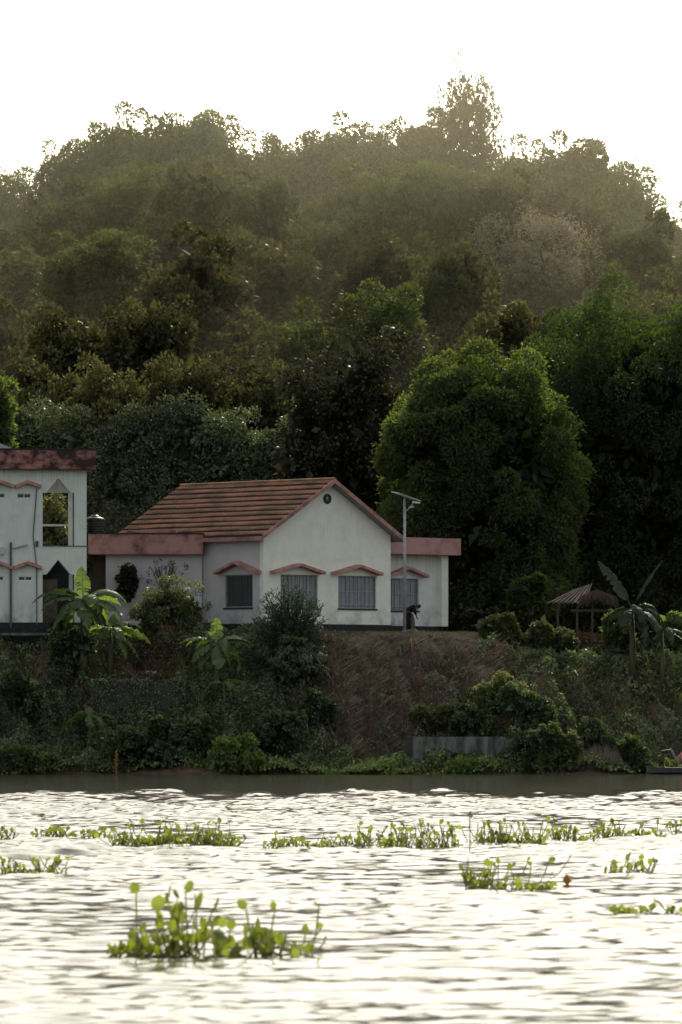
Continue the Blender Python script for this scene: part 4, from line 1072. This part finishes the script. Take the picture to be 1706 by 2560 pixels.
shrub('shrub', 'drooping dark lower skirt of foliage under the spiky bush', 735, 1590, 1720, 295.3, 160, M['leaf_vine'], 512, 9000, .14, .05, hang=.5)
SB = [(1545, 1510, 1640, 297.4, 90, 'leaf_vine', 'dark bush hiding the right side of the straw roof'),
      (190, 1560, 1700, 295.0, 130, 'leaf_vine', 'dark tangled growth round the foot of the tallest banana plant'),
      (1075, 1770, 1845, 291.4, 120, 'leaf_shrub', 'bush with pale leaf tips just above the concrete wall by the water'),
      (1160, 1735, 1850, 291.8, 130, 'leaf_vine', 'darker bush above the right end of the concrete wall'),
      (1225, 1700, 1800, 292.4, 150, 'leaf_shrub', 'pale tipped bush higher up the bank right of the concrete wall'),
      (1330, 1690, 1860, 291.6, 150, 'leaf_vine', 'tall bush on the bank straight below the left end of the hut'),
      (1345, 1810, 1930, 289.9, 110, 'leaf_vine', 'bush at the waterline touching the right end of the concrete wall'),
      (1400, 1810, 1930, 290.1, 110, 'leaf_shrub', 'brighter green bush at the waterline left of the orange reeds'),
      (1500, 1780, 1900, 291.2, 150, 'leaf_vine', 'dark bush right behind the orange reeds'),
      (1170, 1895, 1935, 289.2, 80, 'leaf_bright', 'low bright weeds growing at the foot of the concrete wall'),
      (1590, 1840, 1930, 290.2, 110, 'leaf_vine', 'bush at the waterline left of the small boat'),
      (1385, 1560, 1650, 297.5, 120, 'leaf_shrub', 'leafy bush to the left of the low wall of the hut'),
      (1250, 1545, 1630, 298.5, 130, 'leaf_shrub', 'green bush at the foot of the dome shaped tree'),
      (1190, 1520, 1590, 301.5, 100, 'leaf_dark', 'dark undergrowth bush at the right corner of the flat roofed wing'),
      (1690, 1540, 1640, 297.0, 90, 'leaf_bright', 'sunlit bush at the right edge beside the big banana plant'),
      (1330, 1440, 1530, 306.0, 90, 'leaf_mango', 'small green bush between the dome shaped tree and the hut roof'),
      (790, 1720, 1830, 292.0, 100, 'leaf_vine', 'upright green bush in the brown grass below the spiky bush'),
      (690, 1760, 1900, 291.2, 150, 'leaf_vine', 'dark leafy bush low on the bank left of centre'),
      (600, 1850, 1935, 289.4, 150, 'leaf_bright', 'light green bush at the waterline below the middle banana plant'),
      (480, 1790, 1900, 291.0, 170, 'leaf_vine', 'dark bush below the right end of the mossy retaining wall'),
      (340, 1800, 1920, 290.6, 170, 'leaf_vine', 'dark bush right of the lowest banana plant'),
      (60, 1680, 1800, 292.6, 180, 'leaf_vine', 'dark bush in the shade at the left edge of the bank'),
      (90, 1860, 1935, 289.6, 150, 'leaf_shrub', 'pale green weeds by the water at the left edge')]
for i, (px, a, b, Y, w, mt, lab) in enumerate(SB):
    shrub('shrub', lab, px, a, b, Y, w, M[mt], 520 + i, 5200, .15, .085, group='bushes scattered over the river bank', clumps=52, csize=.17, jag=.75)

# ------------------------------------------------------------------ banana plants
def banana_leaf(rng, az, elev, ln, wd, curl):
    """arched midrib with two drooping blades and torn edges"""
    n = 30; pts = []; p = np.zeros(3); e = elev
    for i in range(n + 1):
        pts.append(p.copy()); d = np.array([math.cos(az) * math.cos(e), math.sin(az) * math.cos(e), math.sin(e)])
        p = p + d * ln / n; e -= curl / n * (1 + 1.4 * i / n)
    pts = np.array(pts); side = np.array([-math.sin(az), math.cos(az), 0.]); rl = float(np.clip(rng.normal(0, .5), -1, 1)) * (0.2 if abs(math.cos(az)) < .5 and elev > 1 else 1) + (1.0 if elev > 1.0 and abs(math.cos(az)) > .5 else 0) * rng.choice([-1, 1])
    side = side * math.cos(rl) + np.cross(np.array([math.cos(az) * math.cos(elev), math.sin(az) * math.cos(elev), math.sin(elev)]), side) * math.sin(rl)
    V, Fq, T = [], [], []
    for s in (-1, 1):
        k0 = len(V)
        for i in range(n + 1):
            t = i / n; w = 0.0 if t < .16 else wd * math.sin(math.pi * min(1, (t - .16) / .84) ** .75) ** .6
            if rng.random() < .28: w *= rng.uniform(.25, .8)
            elif rng.random() < .3: w *= rng.uniform(.85, 1)
            V.append(pts[i]); V.append(pts[i] + s * side * w * .55 + np.array([0, 0, -.04 * w + .12 * w])); V.append(pts[i] + s * side * w * .95 + np.array([0, 0, -.30 * w]))
        for i in range(n):
            a = k0 + i * 3
            if i < 3: continue
            Fq.append([a, a + 1, a + 4, a + 3]); Fq.append([a + 1, a + 2, a + 5, a + 4]); tt = rng.uniform(.3, .9); T += [tt, tt]
    # midrib as a thin strip
    k0 = len(V)
    for i in range(n + 1):
        r = .035 * (1 - .8 * i / n); V.append(pts[i] + side * r + [0, 0, .01]); V.append(pts[i] - side * r + [0, 0, .01])
    for i in range(n): a = k0 + 2 * i; Fq.append([a, a + 1, a + 3, a + 2]); T.append(1.0)
    return np.array(V), np.array(Fq), np.array(T)
def banana(label, px, py_base, Y, stem_h, leaves, seed, s=1.0, name='banana_plant', mat='banana'):
    rng = np.random.default_rng(seed); Y = (Yray(px, py_base) or Y) - .1; x = wx(px, Y); z = wz(py_base, Y)
    t = empty(name, (x, Y, z), 0, label, 'banana plant', 'banana plants on the bank')
    mb = MB(); mb.tube([(0, 0, -.4), (.03, 0, stem_h * .5), (.0, 0, stem_h)], [.13 * s, .11 * s, .06 * s], 10); mb.build('stem', M['banana_stem'], t, smooth=True)
    for (az, el, ln, cu) in leaves:
        V, Fq, T = banana_leaf(rng, R(az), R(el), ln, .27 * s, R(cu))
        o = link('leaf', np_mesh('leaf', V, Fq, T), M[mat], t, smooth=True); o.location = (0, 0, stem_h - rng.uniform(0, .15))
    return t
banana('tall banana plant in front of the lower pointed opening', 208, 1690, 295.4, 3.5,
       [(170, 50, 2.2, 75), (185, 25, 2.3, 60), (100, 80, 1.7, 12), (8, 30, 2.1, 60), (-10, 10, 2.4, 60), (20, -5, 1.9, 60), (200, 5, 1.7, 70), (-40, 20, 1.8, 90), (150, 60, 1.6, 90), (-60, 40, 1.6, 100), (-100, 30, 1.5, 120), (-130, 10, 1.6, 90), (165, -20, 1.8, 50), (15, -25, 2.0, 50), (-80, -20, 1.8, 40), (195, -35, 1.7, 30), (-30, -40, 1.8, 30), (178, 35, 2.6, 55), (2, 45, 2.4, 70), (205, -15, 2.1, 40), (-25, 0, 2.5, 45)], 601, 1.55)
banana('banana plant with ragged leaves beside the tallest one', 275, 1690, 295.9, 2.1,
       [(15, 45, 1.7, 60), (-15, 15, 2.2, 45), (60, 70, 1.4, 50), (170, 35, 1.6, 80), (-60, 30, 1.5, 90), (-100, 45, 1.3, 100), (190, 10, 1.8, 50), (-15, -20, 2.0, 35), (-50, -20, 1.8, 40)], 602, 1.25)
banana('sunlit banana plant with one upright leaf halfway along the bank', 541, 1730, 294.6, 2.25,
       [(80, 86, 1.25, 5), (5, 24, 1.8, 42), (175, 26, 1.9, 42), (-12, 8, 1.9, 85), (190, 5, 1.2, 80), (-50, 30, 1.3, 100), (120, 60, 1.1, 40), (150, 45, 1.4, 80), (200, -30, 1.5, 40), (-20, -30, 1.6, 50), (-80, -30, 1.5, 40), (12, 40, 1.9, 60), (168, 45, 1.7, 70), (210, 0, 1.6, 50)], 603, 1.35)
banana('small banana shoot on the slope right of the sunlit banana plant', 560, 1780, 293.6, 1.35,
       [(10, 35, 1.1, 55), (0, 0, 1.2, 60), (160, 40, 1.0, 80), (-60, 30, .9, 90)], 604, .6)
banana('low banana plant above the waterline on the left', 225, 1880, 291.2, 1.55,
       [(100, 80, 1.1, 60), (160, 60, 1.3, 120), (15, 40, 1.9, 95), (175, 15, 1.9, 75), (-40, 35, 1.2, 110), (60, 70, 1.1, 120), (-90, 20, 1.0, 100)], 605, .9)
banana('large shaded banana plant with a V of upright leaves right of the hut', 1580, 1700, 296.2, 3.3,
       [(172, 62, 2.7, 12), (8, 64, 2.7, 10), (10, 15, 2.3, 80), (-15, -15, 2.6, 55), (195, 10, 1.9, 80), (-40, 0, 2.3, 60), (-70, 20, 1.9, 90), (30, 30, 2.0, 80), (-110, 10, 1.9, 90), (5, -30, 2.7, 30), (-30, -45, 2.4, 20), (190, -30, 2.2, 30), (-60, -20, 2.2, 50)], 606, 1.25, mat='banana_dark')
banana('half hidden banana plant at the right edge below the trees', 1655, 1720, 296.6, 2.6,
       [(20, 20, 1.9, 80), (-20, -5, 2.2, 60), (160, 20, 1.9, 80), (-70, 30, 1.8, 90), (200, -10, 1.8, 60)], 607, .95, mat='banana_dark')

# ------------------------------------------------------------------ small things on the bank
def scrap(name, label, px, py, Y, w, h, mat, seed, cat='litter'):
    rng = np.random.default_rng(seed); m = MB(); bmesh.ops.create_icosphere(m.bm, subdivisions=2, radius=.5)
    for v_ in m.bm.verts: v_.co *= 1 + float(rng.normal(0, .16))
    for v_ in m.bm.verts: v_.co.x *= w; v_.co.y *= .25; v_.co.z *= h
    o = m.build(name, mat); Y = (Yray(px, py) or Y) - .08; x = wx(px, Y); o.location = (x, Y, wz(py, Y)); tag(o, label, cat, 'litter on the bank')
scrap('plastic_bag', 'crumpled white plastic bag beside the banana stems', 268, 1666, 294.2, .32, .36, M['plastic'], 1)
scrap('plastic_bag', 'long pale plastic scrap above the mossy retaining wall', 372, 1682, 293.6, .85, .22, M['plastic'], 2)
scrap('plastic_bag', 'pale plastic bag near the foot of the sunlit banana plant', 522, 1690, 294.0, .24, .22, M['plastic'], 3)
scrap('plastic_bag', 'tiny white scrap in the dry grass right of centre', 1047, 1770, 292.0, .14, .16, M['plastic'], 4)
scrap('plastic_wrapper', 'orange wrapper lying under the reddish weeds', 352, 1640, 294.6, .13, .22, M['plastic_or'], 5)
scrap('plastic_wrapper', 'small red orange scrap in the dry grass below the gable', 940, 1718, 293.0, .13, .2, M['orange_stem'], 6)
for i, (px, py, w, h, lab) in enumerate([(30, 1668, .8, .3, 'pale block half buried in the earth below the left building'), (72, 1664, .6, .35, 'second pale block half buried below the left building, right of the first')]):
    scrap('rock', lab, px, py, 293.4, w, h, M['concrete_dark'], 20 + i, 'rock')
for i, (px, py, w, h, lab) in enumerate([(1538, 1742, .35, .3, 'grey stone in the shaded bank below the big banana plant'), (1607, 1728, .3, .28, 'grey stone right of the other one in the shaded bank')]):
    scrap('rock', lab, px, py, 292.6, w, h, M['concrete'], 30 + i, 'rock')
Yd = 290.6; c0 = P(945, 1925, Yd)
dt = empty('dead_tree', c0, 0, 'bare pale dead branch standing in front of the dry grass', 'dead tree')
def dp(px, py): q = P(px, py, Yd); return (q.x - c0.x, 0.0, q.z - c0.z)
m = MB(); m.tube([dp(955, 1945), dp(950, 1880), dp(957, 1830), dp(950, 1800), dp(963, 1765), dp(975, 1738)], [.08, .055, .045, .035, .022, .01], 7)
m.build('trunk', M['bark'], dt, smooth=True)
m = MB(); m.tube([dp(956, 1830), dp(975, 1845), dp(1000, 1838)], [.05, .03, .012], 6); m.build('branch', M['bark'], dt)
m = MB(); m.tube([dp(950, 1800), dp(930, 1755), dp(905, 1735), dp(898, 1708)], [.045, .035, .025, .01], 6); m.build('branch', M['bark'], dt)
m = MB(); m.tube([dp(952, 1850), dp(935, 1815), dp(925, 1800)], [.04, .025, .01], 6); m.build('branch', M['bark'], dt)
Yo = 288.9; c0 = P(291, 1936, Yo)
ds = empty('dead_stalk', c0, 0, 'rusty orange dead stalk standing at the waterline on the left', 'dead plant')
m = MB(); m.tube([(0, 0, -.1), (.01, 0, .45), (.0, 0, .85), (.05, 0, 1.12)], [.05, .04, .035, .015], 7); m.build('stem', M['orange_stem'], ds)
rng = np.random.default_rng(2); n = 60; zz = rng.uniform(.3, 1.15, n)
link('leaf', np_mesh('leaf', *leaf_quads(np.stack([rng.normal(0, .03, n), rng.normal(0, .03, n), zz], 1), rng.normal(size=(n, 3)) * .5 + [0, 0, -.8], rng.normal(size=(n, 3)), .13, .05, np.full(n, .8))), M['yellow_leaf'], ds)['label'] = 'withered orange leaves'

# ------------------------------------------------------------------ water hyacinths
def hyacinth(label, px0, px1, py, hpx, n, seed, tall=0, peak=None, low=.25, name='water_hyacinth', lsize=.085):
    Y = H * F / (py - HY); s = Y / F; rng = np.random.default_rng(seed)
    cx = wx((px0 + px1) / 2, Y); half = (px1 - px0) * s / 2
    t = empty(name, (cx, Y, 0.0), 0, label, 'water hyacinth', 'water hyacinths drifting on the river')
    groups = {}
    hm = hpx * s
    nclump = max(3, int(half * 2 / .12)); cxs = rng.uniform(-1, 1, nclump) * half * .96
    cxs = np.linspace(-half, half, nclump) * .95 + rng.uniform(-.1, .1, nclump) * half; chs = rng.uniform(.25, 1.0, nclump)
    if peak is not None: chs *= np.clip(np.exp(-((cxs / half - peak) / .5) ** 2) + .25, 0, 1)
    for i in range(n):
        c = int(rng.integers(nclump))
        LV, LF, LT, SF, ST = groups.setdefault(c, ([], [], [], [], []))
        x = cxs[c] + rng.normal() * .075; y = rng.normal() * .28
        x = float(np.clip(x, -half, half))
        hh = hm * chs[c] * rng.uniform(low, 1.0)
        if i < tall: hh = hm * rng.uniform(.7, 1.05); x += rng.normal() * .1
        lean = rng.normal(size=2) * (.30 * hh + .04)
        base = np.array([x, y, -.02]); tip = np.array([x + lean[0], y + lean[1], max(hh - .05, .02)])
        mid = (base + tip) / 2 + np.array([lean[0] * .2, 0, .02])
        w = .010 if hh > .2 else .014
        ax = np.array([1., 0, 0]); 
        for q0, q1 in ((base, mid), (mid, tip)):
            for axx in (np.array([w, 0, 0]), np.array([0, w, 0])):
                kb = len(LV); LV += [q0 - axx, q0 + axx, q1 + axx * .7, q1 - axx * .7]; SF.append([kb, kb + 1, kb + 2, kb + 3]); ST.append(rng.uniform(.2, .9))
        # round cupped blade: rows across a disc
        L = lsize * rng.uniform(.7, 1.25) * (1.0 if hh > .12 else .8)
        up = unit(np.array([rng.normal() * .5, rng.normal() * .5, rng.uniform(.5, 1.2)])); nn = unit(np.cross(up, unit(rng.normal(size=3)))); sd = np.cross(up, nn)
        prof = [(0, .25), (.18, .40), (.42, .50), (.68, .44), (.88, .26), (1.0, .03)]
        pr = []
        for (u_, w_) in prof:
            cen = tip + up * L * u_ + nn * L * .22 * u_ * u_
            pr += [cen - sd * L * w_ * .95 + nn * L * .10, cen, cen + sd * L * w_ * .95 + nn * L * .10]
        ka = len(LV); LV += pr; tt = float(np.clip(rng.normal(.5, .25), 0, 1))
        for j in range(5):
            for k in range(2):
                a = ka + j * 3 + k; LF.append([a, a + 1, a + 4, a + 3]); LT.append(tt)
    for c, (LV, LF, LT, SF, ST) in groups.items():
        me = np_mesh('foliage', np.array(LV), np.array(LF + SF), np.array(LT + ST))
        me.materials.append(M['hyacinth']); me.materials.append(M['hyacinth_stalk'])
        me.polygons.foreach_set('material_index', [0] * len(LF) + [1] * len(SF))
        link('foliage', me, None, t, smooth=True)
    # floating root mat
    m = MB(); q = max(4, int(half * 2 / .12))
    for i in range(q):
        x = float(rng.uniform(-half, half)); bmesh.ops.create_icosphere(m.bm, subdivisions=1, radius=1.0, matrix=Matrix.Translation((x, float(rng.normal() * .25), -.015)) @ Matrix.Diagonal((.09, .10, .035, 1)))
    m.build('root_mat', M['root'], t)
    return t
hyacinth('largest and nearest water hyacinth clump with tall leaves, lower left', 285, 745, 2388, 175, 140, 701, tall=12, peak=-.1, low=.15, lsize=.13)
hyacinth('thin leaf and two stalks leaning right out of the nearest clump', 735, 800, 2372, 70, 4, 702, tall=2, lsize=.10)
hyacinth('dense leafy hyacinth mat, left of the middle of the far row', 275, 595, 2116, 68, 330, 703, tall=14)
hyacinth('low hyacinth strip trailing left from the dense leafy mat', 92, 265, 2096, 34, 95, 704)
hyacinth('low hyacinth strip right of the dense leafy mat', 655, 905, 2120, 42, 120, 705, tall=4)
hyacinth('taller hyacinth patch in the middle of the far row', 905, 1145, 2120, 68, 150, 706, tall=20)
hyacinth('upright bushy hyacinth clump just right of the thin pole', 1195, 1350, 2112, 62, 150, 707, tall=22)
hyacinth('small hyacinth clump between two others on the right of the far row', 1385, 1475, 2103, 45, 70, 708)
hyacinth('straggling hyacinth strip at the right end of the far row', 1490, 1665, 2098, 50, 85, 709, tall=8)
hyacinth('hyacinth sprig cut by the right edge of the picture', 1688, 1730, 2090, 42, 24, 710)
hyacinth('hyacinth clump below the thin pole with a yellow leaf floating beside it', 1178, 1375, 2222, 82, 110, 711, tall=10, peak=-.5)
hyacinth('tiny hyacinth clump right of the one below the pole', 1530, 1625, 2180, 45, 36, 712)
hyacinth('small hyacinth clump near the right edge, lowest on that side', 1545, 1690, 2285, 60, 44, 713, peak=.2)
hyacinth('small hyacinth strip at the left edge below the far row', -10, 150, 2184, 45, 80, 714, tall=4)
hyacinth('hyacinth tuft cut by the left edge in the far row', -40, 30, 2098, 52, 36, 715)
Yy = H * F / (2215 - HY)
o = link('floating_leaf', np_mesh('floating_leaf', *leaf_quads(np.array([[0, 0, 0.], [.02, 0, 0]]), np.array([[0.1, 0, 1.], [-.2, 0, 1]]), np.array([[0, -1., .2], [.3, -1, .1]]), .17, .13, np.array([.8, .3]))), M['yellow_leaf'])
o.location = (wx(1417, Yy), Yy, 0); tag(o, 'single yellow leaf standing in the water', 'leaf')
Yk = H * F / (2127 - HY); c0 = (wx(1174, Yk), Yk, 0)
st = empty('thin_pole', c0, 0, 'thin stick with a pale flower at its tip standing in the river', 'stick')
m = MB(); m.tube([(0, 0, -.3), (.01, 0, .35), (0.0, 0, .64)], .008, 6); m.build('shaft', M['wood'], st)
n = 14; rng = np.random.default_rng(5)
link('flower', np_mesh('flower', *leaf_quads(np.tile([0.02, 0, .62], (n, 1)) + rng.normal(size=(n, 3)) * .02, rng.normal(size=(n, 3)) + [.6, 0, .8], rng.normal(size=(n, 3)), .07, .04, np.full(n, .5))), M['petal'], st)

# ------------------------------------------------------------------ haze over the wooded hill
def haze():
    zs = np.linspace(-1, 62, 22); xs_h = np.linspace(-70, 70, 40)
    X, Z = np.meshgrid(xs_h, zs)
    px = CX + X * F / 395
    face = 322 + np.clip((Z - 6) / 32, 0, 1) * 78
    bump = .22 + .78 * np.exp(-((px - 1080) / 430) ** 2)
    thick = 11 + 64 * np.clip((Z - 27) / 12, 0, 1.15) ** 1.4 * bump  # haze thickened up and right of centre, shaped to include lens glare
    Yf = face - thick - 6
    V1 = np.stack([X, Yf, Z], -1).reshape(-1, 3); V2 = np.stack([X, np.full_like(X, 470.0), Z], -1).reshape(-1, 3)
    nx, nz = len(xs_h), len(zs); N = nx * nz
    i = np.arange(nz - 1)[:, None] * nx + np.arange(nx - 1)[None, :]
    f1 = np.stack([i, i + 1, i + nx + 1, i + nx], -1).reshape(-1, 4); f2 = f1[:, ::-1] + N
    a = np.arange(nx - 1); b = np.arange(nz - 1) * nx
    fb = np.stack([a, a + N, a + 1 + N, a + 1], 1); top = (nz - 1) * nx
    ft = np.stack([top + a, top + a + 1, top + a + 1 + N, top + a + N], 1)
    fl = np.stack([b, b + nx, b + nx + N, b + N], 1); r0 = b + nx - 1
    fr = np.stack([r0, r0 + N, r0 + nx + N, r0 + nx], 1)
    me = np_mesh('haze', np.concatenate([V1, V2]), np.concatenate([f1, f2, fb, ft, fl, fr]))
    m, nt, out = newmat('sunlit_haze')
    vs = node(nt, 'ShaderNodeVolumeScatter', i_Density=0.0021, i_Anisotropy=0.72); vs.inputs[0].default_value = (1.0, 0.93, 0.66, 1)
    nt.links.new(vs.outputs[0], out.inputs['Volume'])
    o = link('haze', me, m); tag(o, 'warm sunlit haze hanging over the top of the wooded hill', 'haze', kind='stuff')
haze()

# ------------------------------------------------------------------ light
SUN_AZ, SUN_EL = R(12), R(35)               # azimuth from straight ahead (+Y) towards the right
w = bpy.data.worlds.new('World'); scene.world = w; w.use_nodes = True
nt = w.node_tree; bg = nt.nodes['Background']
sky = nt.nodes.new('ShaderNodeTexSky'); sky.sky_type = 'NISHITA'; sky.sun_disc = False
sky.sun_elevation = SUN_EL; sky.sun_rotation = SUN_AZ; sky.dust_density = 3.0; sky.air_density = 1.2; sky.altitude = 50
hs = nt.nodes.new('ShaderNodeHueSaturation'); hs.inputs['Saturation'].default_value = 0.45
nt.links.new(sky.outputs[0], hs.inputs['Color']); tn = nt.nodes.new('ShaderNodeMix'); tn.data_type = 'RGBA'; tn.blend_type = 'MULTIPLY'; tn.inputs[0].default_value = 1.0; tn.inputs[7].default_value = (1.0, 0.985, 0.90, 1)
nt.links.new(hs.outputs[0], tn.inputs[6]); nt.links.new(tn.outputs[2], bg.inputs[0]); bg.inputs[1].default_value = 0.19
ld = bpy.data.lights.new('sun', 'SUN'); ld.energy = 4.0; ld.angle = R(0.6); ld.color = (1.0, .90, .74)
so = bpy.data.objects.new('sun', ld); COL.objects.link(so)
sd = Vector((math.sin(SUN_AZ) * math.cos(SUN_EL), math.cos(SUN_AZ) * math.cos(SUN_EL), math.sin(SUN_EL)))
so.rotation_euler = sd.to_track_quat('Z', 'Y').to_euler(); so.location = sd * 500

# ------------------------------------------------------------------ camera
cd = bpy.data.cameras.new('camera'); cam = bpy.data.objects.new('camera', cd); COL.objects.link(cam); scene.camera = cam
cam.location = (0, 0, H); cam.rotation_euler = (R(90), 0, 0)
cd.sensor_fit = 'VERTICAL'; cd.sensor_height = 24.0; cd.lens = F / 2560 * 24.0
cd.shift_y = (HY - 1280) / 2560.0
cd.clip_start = .5; cd.clip_end = 6000
cd.dof.use_dof = True; cd.dof.focus_distance = 300; cd.dof.aperture_fstop = 4.0

scene.render.resolution_x, scene.render.resolution_y = 682, 1024
scene.view_settings.view_transform = 'Standard'; scene.view_settings.look = 'None'; scene.view_settings.exposure = 0; scene.view_settings.gamma = 1
c = scene.cycles
c.use_denoising = True
try: c.denoiser = 'OPENIMAGEDENOISE'
except Exception: pass
c.max_bounces = 6; c.diffuse_bounces = 3; c.glossy_bounces = 3; c.transmission_bounces = 4; c.volume_bounces = 1; c.transparent_max_bounces = 4
c.sample_clamp_indirect = 8
